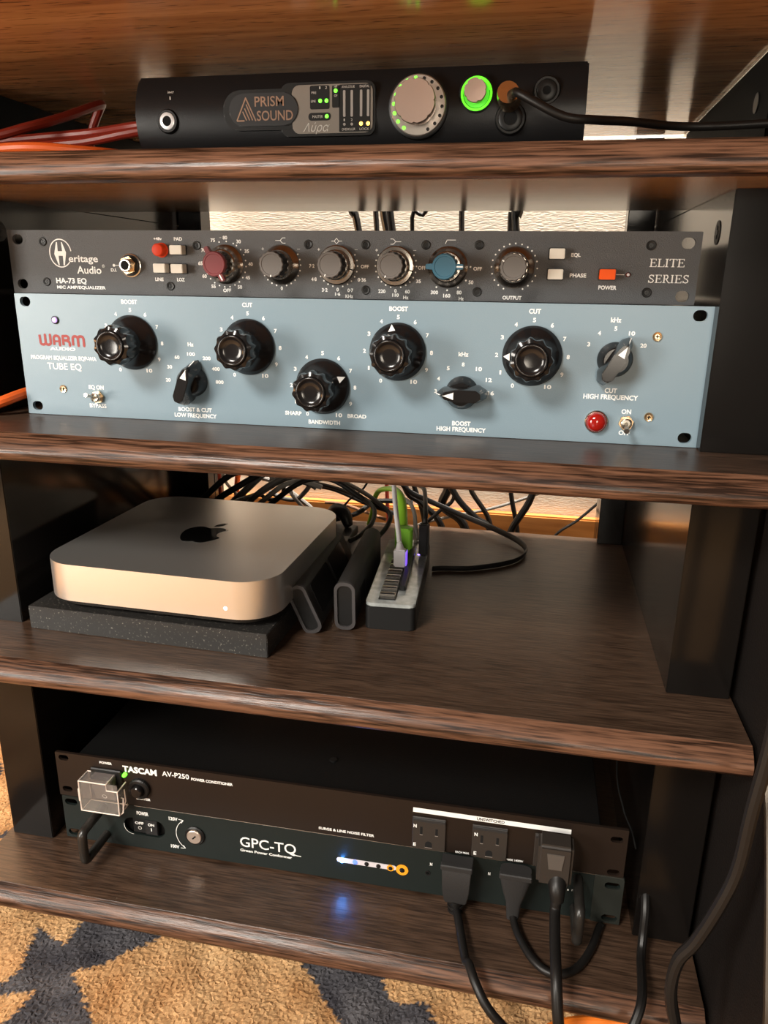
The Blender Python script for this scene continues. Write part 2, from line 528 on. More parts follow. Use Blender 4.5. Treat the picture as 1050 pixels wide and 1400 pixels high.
# dark case standing to the right of the shelves
case = empty('equipment_case', (528, 0, -424), 'tall black equipment case with pale metal edge, right of the shelves', 'case')
CP = [(60, 1), (60, 574), (-60, 574), (-60, 424), (-72, 320), (-80, 257), (-100, 225), (-117, 197), (-140, 155), (-153, 128), (-160, 90), (-160, 40), (-150, 1)]
bm = bmesh.new(); prism(bm, CP, 0.5, 60, 'x', 1.0)
obj('side_shell', bm, mat('case_vinyl', (0.006, 0.0045, 0.004), 0.6, spec=.25, bump=0.6, bscale=700), case)
bm = bmesh.new(); tube(bm, [(1.5, p[0] - 1.5, p[1]) for p in CP[3:]], 2.2, 8, 5)
obj('edge_trim', bm, mat('aged_aluminium', (0.10, 0.085, 0.07), 0.45, 1.0), case)

# ------------------------------------------------------------------ black and blue rack units
txt_bm = bmesh.new
heri = empty('microphone_preamp', (-9.8, 14.0, 88.4), 'grey one-unit rack preamp with small round knobs, standing on the light blue equalizer', 'preamp', 0.007)
charcoal = mat('charcoal_powder_coat', (0.080, 0.083, 0.088), 0.4, spec=0.5, bump=0.5, bscale=1600)
Wd, Hh = 482.6, 44.0
bm = bmesh.new()
plate(bm, rrect(Wd / 2, Hh / 2, Wd, Hh, 0.4, 1), [slot(8, 37.6, 8.4, 6.8), slot(7.8, 6.4, 8.4, 6.8), slot(474.8, 37.2, 8.4, 6.8), slot(474.8, 5.2, 8.4, 6.8)], 0, 3)
obj('front_panel', bm, charcoal, heri)
bm = bmesh.new(); box(bm, 22, 460, 3.05, 250, 1.5, 42.5, 0.8, 1); obj('chassis', bm, M['dark_steel'], heri)
for x, z in [(28.4, 36), (28.1, 8.2), (147.8, 34), (126.1, 6.5), (228.9, 35.2), (268.9, 35.2), (269.2, 6), (309.8, 35.2), (344.9, 35.4), (344.9, 6), (452.5, 35.7), (452.8, 7.3)]:
    screw(heri, x, z, 3.0)
bm = bmesh.new()
TH = [('eritage', 59.3, 24.6, 23.2, 4.6, .015), ('Audio', 63.2, 16.8, 19.4, 5.0, .015), ('HA-73 EQ', 48, 9.1, 24.6, 3.5, .015), ('MIC AMP/EQUALIZER', 55.5, 4.5, 39.2, 2.0, .012),
 ('®', 74.8, 19.6, 2.2, 2.2, 0), ('D.I.', 82.8, 17, 4.6, 2.0, .01), ('+48v', 118.6, 38.4, 6.3, 1.8, .01), ('PAD', 134, 38.3, 6.2, 2.1, .01), ('LINE', 117.8, 11, 6.4, 2.2, .01), ('LOZ', 134.3, 11, 5.9, 2.2, .01),
 ('75', 160, 37.6, 3.3, 2.2, .01), ('-', 165.6, 39.3, 1.6, 1, 0), ('80', 169, 39.3, 3.3, 2.2, .01), ('30', 178.9, 36.8, 3.3, 2.2, .01), ('35', 184.6, 30.5, 3.3, 2.2, .01), ('40', 187.0, 22, 3.3, 2.2, .01), ('45', 184.6, 13, 3.3, 2.2, .01), ('50', 178.5, 6.6, 3.3, 2.2, .01),
 ('OFF', 168.9, 4.2, 6, 2.2, .01), ('55', 158.8, 6.8, 3.3, 2.2, .01), ('60', 152.4, 13.6, 3.3, 2.2, .01), ('65', 149.8, 22.2, 3.3, 2.2, .01), ('70', 152.6, 31, 3.3, 2.2, .01),
 ('+', 196.3, 32.1, 1.8, 1.8, 0), ('-', 221.9, 32.1, 2.0, 1, 0), ('0', 209.3, 6.2, 1.6, 2.2, .01), ('+', 236.3, 32, 1.8, 1.8, 0), ('-', 262.4, 32, 2.0, 1, 0),
 ('7·2', 231.2, 21.3, 3.8, 2.2, .01), ('OFF', 268.4, 21.2, 5.6, 2.1, .01), ('4·8', 232.6, 12.6, 3.8, 2.2, .01), ('0·36', 266.4, 12.6, 5.8, 2.2, .01), ('3·2', 240.2, 5.6, 4.1, 2.2, .01), ('0', 249.4, 6.0, 1.6, 2.2, .01),
 ('0·7', 258.4, 5.6, 4.1, 2.2, .01), ('1·6', 249.4, 3.0, 3.7, 2.0, .01), ('KHz', 257.6, 1.7, 5.4, 2.1, .01), ('+', 276.5, 31.8, 1.8, 1.8, 0), ('-', 302.4, 31.8, 2.0, 1, 0),
 ('220', 280.4, 5.4, 5.0, 2.2, .01), ('0', 289.8, 5.8, 1.6, 2.2, .01), ('60', 298, 5.4, 3.3, 2.2, .01), ('110', 289.9, 3.0, 4.4, 2.0, .01), ('Hz', 297, 1.6, 3.6, 2.1, .01), ('35', 305.4, 12.2, 3.3, 2.1, .01),
 ('OFF', 307.6, 20.8, 5.6, 2.1, .01), ('300', 316.4, 5.2, 5.0, 2.2, .01), ('160', 324.8, 3.2, 4.8, 2.2, .01), ('80', 333, 5.4, 3.3, 2.2, .01), ('Hz', 334.6, 1.5, 3.3, 2.1, .01), ('50', 340.6, 12, 3.2, 2.2, .01),
 ('OFF', 344.6, 20.6, 5.7, 2.1, .01), ('OUTPUT', 368.1, 2.6, 12.5, 2.2, .012), ('EQL', 407, 29.7, 6, 2.1, .012), ('PHASE', 409.3, 17.2, 10.4, 2.3, .012), ('POWER', 428.4, 9.9, 11.3, 2.3, .012)]
for s, x, z, w, h, b_ in TH: text(bm, s, x, z, w, h, bold=b_)
dots(bm, 168.5, 21.7, 15.2, list(range(-80, 60, 15)) + [65, 85, 105, 140, 205, 220, 235, 250, 265], .55)
dots(bm, 209.2, 21.7, 14.0, [30, 15, 0, -15, -30, -45, -60, -75, -105, -120, -135, -150, -165, 165, 150], .55)
dots(bm, 249.4, 21.7, 14.0, [30, 14, -1, -16, -31, -46, -60, -75, -104, -119, -134, -149], .55)
dots(bm, 289.8, 21.7, 14.0, [30, 15, 0, -16, -31, -46, -60, -75, -104, -119, -134, -149, -165, 180, 165, 150], .55)
dots(bm, 324.9, 21.7, 15.0, [0, -35, -61, -90, -119], .6)
dots(bm, 368.4, 21.7, 14.8, [-65, -50, -35, -20, -2, 15, 30, 44, 58, 74, 90, 105, 120, 134, 148, 163, 179, 196, 213, 229, 245], .55)
stroke(bm, [(205.4, 37.6), (209, 37.6), (210.6, 39.3), (212.6, 39.3)], .35); stroke(bm, [(209, 37.6), (210.6, 35.9), (212.6, 35.9)], .35)
stroke(bm, [(245.2, 37.4), (247.2, 37.4), (248.8, 39.2), (250.4, 37.4), (248.8, 35.6), (247.2, 37.4)], .35); stroke(bm, [(250.4, 37.4), (252.6, 37.4)], .35)
stroke(bm, [(285.8, 38.9), (287.8, 38.9), (289.4, 37.2), (293, 37.2)], .35); stroke(bm, [(285.8, 35.6), (287.8, 35.6), (289.4, 37.2)], .35)
stroke(bm, [(322.6, 36.0), (323.8, 38.4), (329.4, 38.4)], .35)
stroke(bm, [(83.2, 20.2), (88.6, 20.2)], .35); poly(bm, circ(83.2, 20.2, 1.0, 14))
stroke(bm, [(432, 18), (438, 18)], .35)
# monogram: ring with a waisted H
stroke(bm, [(41.6 + 8.6 * math.cos(math.radians(a)), 28.2 + 9.6 * math.sin(math.radians(a))) for a in range(-38, -351, -8)], .75)
stroke(bm, [(41.6 + 8.6 * math.cos(math.radians(a)), 28.2 + 9.6 * math.sin(math.radians(a))) for a in range(-50, -38, 4)], .75)
poly(bm, [(38.9, 35.8), (39.3, 19.8), (40.0, 19.8), (40.0, 26.4), (39.6, 30.2), (39.8, 35.8)], -.2)
poly(bm, [(38.9, 35.8), (36.6, 27.6), (39.3, 19.8)], -.2)
poly(bm, [(42.9, 35.8), (43.6, 35.8), (44.2, 19.8), (43.2, 19.8), (43.3, 26.4)], -.2); poly(bm, [(43.6, 35.8), (46.2, 28.6), (44.2, 19.8)], -.2)
poly(bm, [(39.4, 29.6), (43.4, 29.6), (43.4, 26.4), (39.4, 26.4)], -.21)
# serif lettering
def serif(bm, s, x, z, w, h, gap):
    for ch in s:
        tk, tn = 0.17 * w, 0.07 * h
        def V(px, a=0, b_=1): poly(bm, [(x + px - tk / 2, z + a * h), (x + px + tk / 2, z + a * h), (x + px + tk / 2, z + b_ * h), (x + px - tk / 2, z + b_ * h)], -.2)
        def Hh_(a, b_, pz): poly(bm, [(x + a * w, z + pz * h - tn / 2), (x + b_ * w, z + pz * h - tn / 2), (x + b_ * w, z + pz * h + tn / 2), (x + a * w, z + pz * h + tn / 2)], -.21)
        def tick(px, a, b_): poly(bm, [(x + px * w - .04 * w, z + a * h), (x + px * w + .04 * w, z + a * h), (x + px * w + .04 * w, z + b_ * h), (x + px * w - .04 * w, z + b_ * h)], -.22)
        if ch == 'E':
            V(.25 * w); Hh_(.04, .9, .03); Hh_(.04, .86, .97); Hh_(.25, .68, .52); tick(.9, 0, .26); tick(.84, .76, 1); tick(.68, .4, .64); adv = w
        elif ch == 'L':
            V(.25 * w); Hh_(.04, .9, .03); Hh_(.04, .48, .97); tick(.9, 0, .3); adv = w * .95
        elif ch == 'I':
            V(.25 * w); Hh_(.04, .46, .03); Hh_(.04, .46, .97); adv = w * .55
        elif ch == 'T':
            V(.5 * w); Hh_(.28, .72, .03); Hh_(.05, .95, .97); tick(.05, .74, 1); tick(.95, .74, 1); adv = w * 1.0
        elif ch == 'R':
            V(.25 * w); Hh_(.04, .46, .03); Hh_(.04, .5, .97); Hh_(.25, .5, .5)
            stroke(bm, [(x + w * (.5 + .22 * math.cos(a)), z + h * (.735 + .235 * math.sin(a))) for a in [math.radians(q) for q in range(90, -91, -20)]], tk * .85, -.2)
            stroke(bm, [(x + .48 * w, z + .5 * h), (x + .86 * w, z + .03 * h), (x + 1.02 * w, z + .03 * h)], tk * .7, -.2); adv = w * 1.05
        elif ch == 'S':
            P = [(.76, .78), (.66, .92), (.45, .97), (.24, .88), (.2, .72), (.34, .58), (.62, .45), (.78, .28), (.7, .1), (.46, .03), (.24, .1), (.14, .24)]
            stroke(bm, [(x + a * w, z + b_ * h) for a, b_ in P], tk * .75, -.2); tick(.76, .72, 1); tick(.14, 0, .3); adv = w * .92
        x += adv + gap
serif(bm, 'ELITE', 452.6, 22.9, 4.7, 4.9, .08)
serif(bm, 'SERIES', 452.6, 13.3, 4.55, 4.9, .06)
tag(obj('printed_lettering', bm, M['white'], heri), kind='stuff')
# jack
bm = bmesh.new(); lathe(bm, [(8.2, 0), (8.2, -.8), (7.4, -1.2)], 96.4, 20.2, 36); jk = obj('input_jack', bm, M['steel'], heri)
bm = bmesh.new(); lathe(bm, [(7.4, -1.2), (7.4, -1.9), (6.8, -2.1)], 96.4, 20.2, 36); obj('washer', bm, M['black'], jk)
bm = bmesh.new(); prism(bm, circ(96.4, 20.2, 6.4, 6, .3), -1.6, -5.6, 'y', .5); obj('hex_nut', bm, M['gold'], jk)
bm = bmesh.new(); lathe(bm, [(4.6, -5.4), (4.6, -8.4), (4.1, -8.8), (3.1, -8.8), (2.9, -6)], 96.4, 20.2, 28); obj('barrel', bm, M['steel'], jk)
bm = bmesh.new(); prism(bm, circ(96.4, 20.2, 2.95, 20), -6, -8.75, 'y'); obj('hole', bm, mat('deep_black', (0.002, 0.002, 0.002), .9), jk)
def button(x, z, w, h, dep, m, name='push_button'):
    bm = bmesh.new()
    prism(bm, rrect(x, z, w + 1.4, h + 1.4, .8, 2), 0, -.5, 'y', .1); r = obj(name, bm, M['black'], heri)
    bm = bmesh.new()
    prism(bm, rrect(x, z, w, h, .7, 3), -.4, -dep, 'y', .45); obj('button_cap', bm, m, r)
button(135.0, 30.9, 9.2, 6.0, 7.5, M['cream']); button(121.7, 18.6, 9.2, 6.0, 7.5, M['cream']); button(134.9, 18.4, 9.2, 6.0, 7.5, M['cream'])
button(395.1, 30.3, 9.6, 6.2, 6, M['cream']); button(394.9, 17.7, 9.6, 6.2, 6, M['cream'])
button(427.3, 18.0, 9.8, 6.2, 6, mat('orange_button', (0.75, 0.085, 0.008), .5, spec=.2, emit=(1, .12, .01), estr=.12))
bm = bmesh.new(); lathe(bm, [(5, 0), (5, -1), (4.3, -1.2), (4.3, -6.6), (3.7, -7.3), (2, -7.6)], 121.2, 30.8, 32); obj('phantom_power_button', bm, mat('red_button', (0.50, 0.035, 0.01), .45, spec=.2, emit=(1, .08, .01), estr=.08), heri)
bm = bmesh.new(); lathe(bm, [(1.5, 0), (1.5, -.8), (.9, -1.4)], 440.3, 18.0, 18); obj('indicator_lamp', bm, mat('dim_red_lens', (0.10, .02, .012), .15), heri)
knob_grey = mat('grey_knob_cap', (0.115, 0.105, 0.098), 0.5)
ring_m = mat('knob_skirt_metal', (0.50, 0.45, 0.40), 0.24, 1.0)
def knurl(n, d): return lambda a, k: 1 + d * math.cos(n * a)
def small_knob(x, z, kind, mark):
    k_ = empty('rotary_knob', (x, 0, z), None, None); k_.parent = heri
    bm = bmesh.new()
    if kind == 'wide': lathe(bm, [(13.2, -.2), (13.2, -1.0), (12.6, -1.8), (9.8, -4.6), (9.4, -9.0), (8.6, -10.5)], 0, 0, 56)
    else: lathe(bm, [(12.9, -.2), (12.9, -3.6), (12.2, -4.4), (10.2, -4.6), (9.8, -8.6), (9.0, -9.6)], 0, 0, 56)
    obj('skirt', bm, ring_m, k_)
    bm = bmesh.new(); lathe(bm, [(8.6, -6), (8.3, -20.0), (7.9, -20.6)], 0, 0, 96, knurl(14, .035)); obj('grip', bm, M['bakelite'], k_)
    bm = bmesh.new(); lathe(bm, [(8.25, -20.3), (8.25, -21.2), (7.8, -21.7), (6.7, -21.7), (6.4, -21.35), (0.5, -21.35)], 0, 0, 96, lambda a, k: 1 + (.03 * math.cos(14 * a) if k < 3 else 0)); obj('cap', bm, knob_grey, k_)
    bm = bmesh.new(); c, s = math.cos(mark), math.sin(mark)
    stroke(bm, [(6.7 * c, 6.7 * s), (8.1 * c, 8.1 * s)], .7, -21.8); obj('pointer_line', bm, M['white'], k_)
    if kind == 'ring':
        bm = bmesh.new(); stroke(bm, [(10 * math.cos(-.25), 10 * math.sin(-.25)), (12.6 * math.cos(-.25), 12.6 * math.sin(-.25))], .7, -4.75); obj('skirt_mark', bm, M['black'], k_)
small_knob(209.2, 21.7, 'wide', math.radians(-92)); small_knob(249.4, 21.9, 'ring', math.radians(-115)); small_knob(289.8, 21.6, 'ring', math.radians(-115)); small_knob(368.4, 21.6, 'wide', math.radians(150))
def wing_knob(x, z, col, ang, rc):
    k_ = empty('pointer_knob', (x, 0, z), None, None); k_.parent = heri
    bm = bmesh.new(); lathe(bm, [(13.2, -.2), (13.2, -1.2), (12.4, -2.0), (10.2, -4.4), (9.8, -7.4), (9.0, -8.2)], 0, 0, 56); obj('skirt', bm, ring_m, k_)
    bm = bmesh.new(); lathe(bm, [(8.4, -6), (8.2, -18)], 0, 0, 96, knurl(14, .03)); obj('grip', bm, M['bakelite'], k_)
    m = mat(col[0], col[1], .32)
    bm = bmesh.new(); lathe(bm, [(rc, -17.0), (rc, -20.6), (rc - .6, -21.3), (rc - 1.6, -21.3), (rc - 1.9, -21.0), (.5, -21.0)], 0, 0, 48)
    c, s = math.cos(ang), math.sin(ang)
    for sg in (1, -1):
        P = [(rc - 1.6, 2.0), (rc + 3.9, 1.55), (rc + 4.3, 0), (rc + 3.9, -1.55), (rc - 1.6, -2.0)]
        prism(bm, [((p[0] * c - p[1] * s) * sg, (p[0] * s + p[1] * c) * sg) for p in P], -16.5, -20.8, 'y', .35)
    cp = obj('winged_cap', bm, m, k_)
    bm = bmesh.new(); stroke(bm, [((rc - .6) * c, (rc - .6) * s), ((rc + 3.8) * c, (rc + 3.8) * s)], .8, -20.95); obj('pointer_line', bm, M['white'], cp)
wing_knob(168.6, 21.6, ('maroon_knob', (0.17, 0.032, 0.036)), math.radians(-62), 8.2)
wing_knob(324.9, 21.4, ('petrol_blue_knob', (0.035, 0.115, 0.175)), 0.0, 8.0)

# ---- light blue equalizer
eq = empty('tube_equalizer', (0, 0, 0.3), 'light blue two-unit rack equalizer with big black fluted knobs, on the second shelf', 'equalizer')
blue = mat('light_blue_enamel', (0.18, 0.252, 0.300), 0.34, bump=0.12, bscale=1500)
bm = bmesh.new()
plate(bm, rrect(Wd / 2, 44, Wd, 88, 0.4, 1), [slot(8.2, 82.4, 8.6, 6.8), slot(8.2, 6.2, 8.6, 6.8), slot(474.2, 82.4, 8.6, 6.8), slot(474.4, 5.9, 8.6, 6.8)], 0, 3)
obj('front_panel', bm, blue, eq)
bm = bmesh.new(); box(bm, 22, 460, 3.05, 240, 1.0, 86.5, 1, 1); obj('chassis', bm, M['dark_steel'], eq)
bm = bmesh.new()
def T2(L, b_=.012):
    for s, x, z, w, h in L: text(bm, s, x, z, w, h, bold=b_)
T2([('PROGRAM EQUALIZER EQP-WA', 34.4, 42.6, 53.6, 2.7), ('TUBE EQ', 34.4, 36.4, 28, 4.6), ('AUDIO', 34.6, 49.2, 21, 2.1), ('BOOST', 91.1, 83.6, 12.2, 2.7),
 ('Hz', 135.9, 55.4, 4.4, 2.5), ('100', 135.8, 48.6, 6, 2.3), ('60', 124.9, 46.1, 3.8, 2.3), ('30', 118.7, 39.1, 3.8, 2.3), ('20', 116.9, 29.7, 3.8, 2.3), ('200', 147.5, 46, 6, 2.3), ('400', 154, 38.8, 6, 2.3), ('800', 156.4, 29.6, 6, 2.3),
 ('BOOST & CUT', 136.3, 8.9, 26, 2.7), ('LOW FREQUENCY', 136.4, 4.6, 32.8, 2.7), ('EQ ON', 58.7, 22, 12.2, 2.8), ('BYPASS', 58.8, 8.3, 13.6, 2.8), ('CUT', 179.5, 83.2, 7.4, 2.7),
 ('SHARP', 210.9, 9.9, 12.2, 2.5), ('BROAD', 257.1, 9.8, 13.4, 2.5), ('BANDWIDTH', 233.5, 4.4, 23, 2.7), ('BOOST', 285.3, 82.8, 12.6, 2.7), ('kHz', 329.5, 54.6, 6.6, 2.7),
 ('8', 329.6, 47.9, 1.9, 2.4), ('5', 319.7, 45.1, 1.9, 2.4), ('10', 340.1, 45.3, 4.1, 2.4), ('4', 313.4, 38, 2, 2.4), ('12', 347, 38.3, 4.1, 2.4), ('3', 311.7, 29.6, 1.8, 2.4), ('16', 348.9, 29.6, 4.1, 2.4),
 ('BOOST', 330, 8.3, 12.6, 2.8), ('HIGH FREQUENCY', 330, 4.2, 33.6, 2.8), ('CUT', 374, 83, 7.5, 2.8), ('kHz', 424.5, 78.8, 6.4, 2.8), ('5', 424.8, 73.5, 1.8, 2.4), ('4', 415.1, 70.5, 1.9, 2.4), ('10', 434.9, 70.8, 3.8, 2.4),
 ('3', 409.1, 63.4, 1.8, 2.4), ('20', 442.6, 63.5, 3.8, 2.4), ('CUT', 425.6, 34.5, 7.7, 2.8), ('HIGH FREQUENCY', 425.8, 30.3, 34.2, 2.9), ('ON', 436.6, 21.3, 6, 2.8), ('OFF', 436.7, 7.4, 7.1, 2.8)])
BK = [(91.2, 55.4, 183, 0), (179.5, 54.9, 200, 0), (232.8, 29.6, 24, 0), (285.2, 54.8, 102, 0), (374.1, 54.9, 182, 0)]
for x, z, _, _ in BK:
    for i, s in enumerate(['0', '1', '2', '3', '4', '5', '6', '7', '8', '9', '10']):
        a = math.radians(240 - 30 * i) if i not in (0, 10) else math.radians(240 if i == 0 else -60)
        text(bm, s, x + 22.9 * math.cos(a), z + 22.7 * math.sin(a), {'10': 4.6, '1': 1.2}.get(s, 2.0), 2.5)
tag(obj('printed_lettering', bm, M['white'], eq), kind='stuff')
bm = bmesh.new()   # red brand lettering drawn as rounded strokes
wx, wz, lw = 15.9, 51.2, 1.9
def arc(cx, cz, rx, rz, a0, a1, n=8): return [(cx + rx * math.cos(math.radians(a0 + (a1 - a0) * i / n)), cz + rz * math.sin(math.radians(a0 + (a1 - a0) * i / n))) for i in range(n + 1)]
stroke(bm, [(16.4, 59), (16.6, 54)] + arc(18.6, 53.4, 2, 1.5, 180, 360) + [(20.6, 59)], lw, -.16)
stroke(bm, arc(22.6, 53.4, 2, 1.5, 180, 360) + [(24.6, 59)], lw, -.18)
stroke(bm, [(27.2, 51.8), (27.2, 56.2)] + arc(29.4, 56.6, 2.2, 2.0, 180, 0) + [(31.6, 51.8)], lw, -.16); stroke(bm, [(27.2, 54.6), (31.6, 54.6)], 1.3, -.19)
stroke(bm, [(34.4, 51.8), (34.4, 58.4), (36.6, 58.5)] + arc(37, 57, 1.9, 1.6, 80, -90) + [(35.4, 55.4)], lw, -.16); stroke(bm, [(37.2, 55.2), (39.2, 54.2), (39.4, 51.8)], lw, -.19)
stroke(bm, [(42, 51.8), (42, 56.2)] + arc(44, 56.7, 2, 1.9, 180, 0) + [(46, 51.8)], lw, -.16)
stroke(bm, arc(48.2, 56.7, 2.2, 1.9, 180, 0) + [(50.4, 51.8)], lw, -.19)
for v in bm.verts: v.co.x = 15.9 + (v.co.x - 15.5) * 1.045
tag(obj('red_brand_lettering', bm, mat('brick_red_print', (0.26, 0.020, 0.015), .5), eq), kind='stuff')
def big_knob(x, z, ang):
    k_ = empty('fluted_knob', (x, 0, z), None, None); k_.parent = eq
    bm = bmesh.new(); lathe(bm, [(19.2, -.3), (19.3, -1.2), (19.0, -2.0), (16.5, -4.2), (12.8, -8.8), (11.6, -11.0)], 0, 0, 64); obj('skirt', bm, M['bakelite'], k_, sharp=50)
    bm = bmesh.new()
    def fl(a, k):
        d = [.0, .03, .075, .085, .085, .06, 0, 0, 0][k]
        return 1 - d * abs(math.cos(5.5 * a)) ** 1.6 * 1.35 if d else 1
    lathe(bm, [(11.6, -10.8), (12.4, -13), (13.4, -17), (13.9, -23), (13.9, -27.5), (13.1, -29.4), (10.6, -30.4), (10.2, -30.0), (9.6, -29.8)], 0, 0, 132, lambda a, k: fl(a + ang, k))
    obj('grip', bm, M['bakelite'], k_, sharp=40)
    bm = bmesh.new(); lathe(bm, [(10.0, -29.6), (10.0, -31.2), (9.4, -31.8), (8.6, -31.6), (8.0, -30.8), (6.0, -30.0), (3, -29.6), (.4, -29.5)], 0, 0, 56); obj('dished_cap', bm, M['bakelite'], k_, sharp=60)
    bm = bmesh.new(); c, s = math.cos(ang), math.sin(ang)
    P = [(18.4, 0, -2.9), (14.2, 2.4, -7.2), (14.2, -2.4, -7.2)]
    vs = [bm.verts.new((p[0] * c - p[1] * s, p[2] - .35, p[0] * s + p[1] * c)) for p in P]; bm.faces.new(vs)
    r = bmesh.ops.extrude_face_region(bm, geom=bm.faces[:]); [setattr(v.co, 'y', v.co.y + .3) for v in r['geom'] if isinstance(v, bmesh.types.BMVert)]
    obj('pointer_mark', bm, M['white'], k_)
for x, z, a, _ in BK: big_knob(x, z, math.radians(a))
def bar_knob(x, z, ang):
    k_ = empty('bar_pointer_knob', (x, 0, z), None, None, 0); k_.parent = eq
    k_.rotation_euler = (0, -ang, 0)
    bm = bmesh.new(); lathe(bm, [(11.0, -.3), (11.0, -2.4), (10.4, -3.4), (9.2, -8.5), (7.4, -11)], 0, 0, 44); obj('base_disc', bm, M['bakelite'], k_, sharp=50)
    bm = bmesh.new()
    P0 = [(-17.0, -2.2), (-11.5, -5.6), (3, -5.6), (12.5, -3.6), (16.5, 0), (12.5, 3.6), (3, 5.6), (-11.5, 5.6), (-17.0, 2.2)]
    P1 = [(-13.6, -1.8), (-10.4, -4.0), (3, -4.0), (9.8, -2.4), (11.4, 0), (9.8, 2.4), (3, 4.0), (-10.4, 4.0), (-13.6, 1.8)]
    b = bmesh.new()
    lv = [[(p[0], -1.6, p[1]) for p in P0], [(p[0], -8.5, p[1]) for p in P0], [(p[0] , -19.5, p[1]) for p in P1]]
    R_ = [[b.verts.new(p) for p in q] for q in lv]
    n = len(P0)
    for k in range(2):
        for i in range(n): b.faces.new((R_[k][i], R_[k][(i + 1) % n], R_[k + 1][(i + 1) % n], R_[k + 1][i]))
    b.faces.new(R_[0]); top = b.faces.new(R_[2][::-1])
    bmesh.ops.bevel(b, geom=b.edges[:], offset=.35, segments=2, affect='EDGES', clamp_overlap=True)
    merge(bm, b)
    obj('bar_grip', bm, M['bakelite'], k_)
    bm = bmesh.new(); poly(bm, [(10.6, 0), (3.8, 2.3), (3.8, -2.3)], -19.75)
    vs = [bm.verts.new(p) for p in [(10.6, -19.75, .4), (16.3, -9.2, .35), (16.3, -9.2, -.35), (10.6, -19.75, -.4)]]; bm.faces.new(vs)
    obj('pointer_mark', bm, M['white'], k_)
bar_knob(136.4, 29.6, math.radians(70)); bar_knob(329.6, 29.4, math.radians(180)); bar_knob(426.0, 54.4, math.radians(61))
def toggle(x, z, dx, dz, par):
    bm = bmesh.new(); prism(bm, circ(x, z, 4.9, 6, .2), 0, -2.4, 'y', .4); t = obj('toggle_switch', bm, M['gold'], par)
    bm = bmesh.new(); lathe(bm, [(3.4, -2.2), (3.4, -5.5), (2.7, -6), (2.2, -4)], x, z, 24); obj('bushing', bm, M['steel'], t)
    bm = bmesh.new(); tube(bm, [(x, -4, z), (x + dx * .5, -9.5, z + dz * .5), (x + dx, -15, z + dz)], 1.1, 10, 4, ends=lambda t_: .9 + .9 * t_ ** 2); obj('lever', bm, M['steel'], t)
toggle(59.9, 15.0, -1.0, 3.4, eq); toggle(437.0, 14.2, -.6, -3.0, eq)
bm = bmesh.new(); lathe(bm, [(7.4, 0), (7.4, -1.4), (6.8, -2), (6.2, -1.6)], 418.3, 14, 40); lp = obj('pilot_lamp', bm, M['steel'], eq)
bm = bmesh.new(); lathe(bm, [(6.2, -1.2), (6.1, -3), (5.4, -5), (3.8, -6.2), (1.6, -6.8), (.3, -6.9)], 418.3, 14, 36); obj('red_lens', bm, mat('red_jewel', (0.25, .006, .004), .12, coat=.6, emit=(1, .03, .01), estr=.06), lp)
for x, z in [(31.5, 19.8), (450.3, 69.2), (450.8, 18.5)]: screw(eq, x, z, 3.0, 'gold')
bm = bmesh.new(); lathe(bm, [(2.9, 0), (2.9, -.8), (2.3, -1.1)], 31.3, 69.8, 24); ld = obj('status_lamp', bm, M['black'], eq)
bm = bmesh.new(); lathe(bm, [(2.2, -.8), (1.8, -1.7), (.4, -2)], 31.3, 69.8, 20); obj('violet_lens', bm, mat('violet_led', (.6, .4, .9), .2, emit=(.62, .35, 1), estr=.5), ld)

# ------------------------------------------------------------------ black audio interface on the top shelf
ly = empty('audio_interface', (0, 0, 172), 'black audio interface with silver volume knob and glowing green dial, on the top shelf', 'interface')
lyra_black = mat('lyra_black_metal', (0.010, 0.010, 0.011), 0.36, spec=0.4, bump=.08, bscale=1200)
prof = [(0 - 9.5 * (1 - ((z - 27.5) / 24.5) ** 2), z) for z in [3 + 49 * i / 16 for i in range(17)]]
bm = bmesh.new(); prism(bm, prof + [(128, 52), (128, 3)], 112, 395, 'x', .8)
obj('body', bm, lyra_black, ly, sharp=30)
for x in (125, 380):
    bm = bmesh.new(); box(bm, x - 6, x + 6, 12, 24, 0.05, 3.0, .6, 1); obj('foot', bm, M['rubber'], ly)
def yf(z): return -9.5 * (1 - ((z - 27.5) / 24.5) ** 2)
def flat_piece(name, pts, yb, yfr, m, par, bev=.4):
    bm = bmesh.new(); prism(bm, pts, yb, yfr, 'y', bev); return obj(name, bm, m, par)
# display window
disp = flat_piece('display_bezel', rrect(240.5, 29, 60, 30, 5, 5), -3, -10.1, M['black'], ly)
flat_piece('logo_surround', rrect(199, 29.5, 53, 23, 11, 8), -3, -10.3, M['black'], ly)
badge = flat_piece('logo_badge', rrect(199.5, 29.5, 45, 18.5, 9, 8), -4, -11.4, mat('badge_black', (.016, .016, .017), .45), ly)
bm = bmesh.new(); text(bm, 'PRISM', 203.5, 34.0, 19, 5.4, -11.55, .01); text(bm, 'SOUND', 207.0, 26.0, 23.5, 5.4, -11.55, .01)
for k, (a, b_) in enumerate([(0, 0)]):
    stroke(bm, [(182, 23.4), (188.2, 36.2), (194.4, 23.4)], .8, -11.55)
stroke(bm, [(182, 23.4), (187, 23.4)], .8, -11.56); stroke(bm, [(186, 28.6), (188.4, 23.6)], .7, -11.56); stroke(bm, [(187.3, 30.4), (190.4, 23.6)], .7, -11.56); stroke(bm, [(188.4, 32.6), (192.4, 23.6)], .7, -11.56)
tag(obj('copper_lettering', bm, mat('copper_print', (.36, .22, .15), .35, .4), badge), kind='stuff')
silver = mat('grey_display_plate', (.25, .22, .19), .35, .3)
flat_piece('display_plate', rrect(243.5, 29, 51, 27, 4.5, 5), -9, -10.6, silver, disp, .2)
bm = bmesh.new()
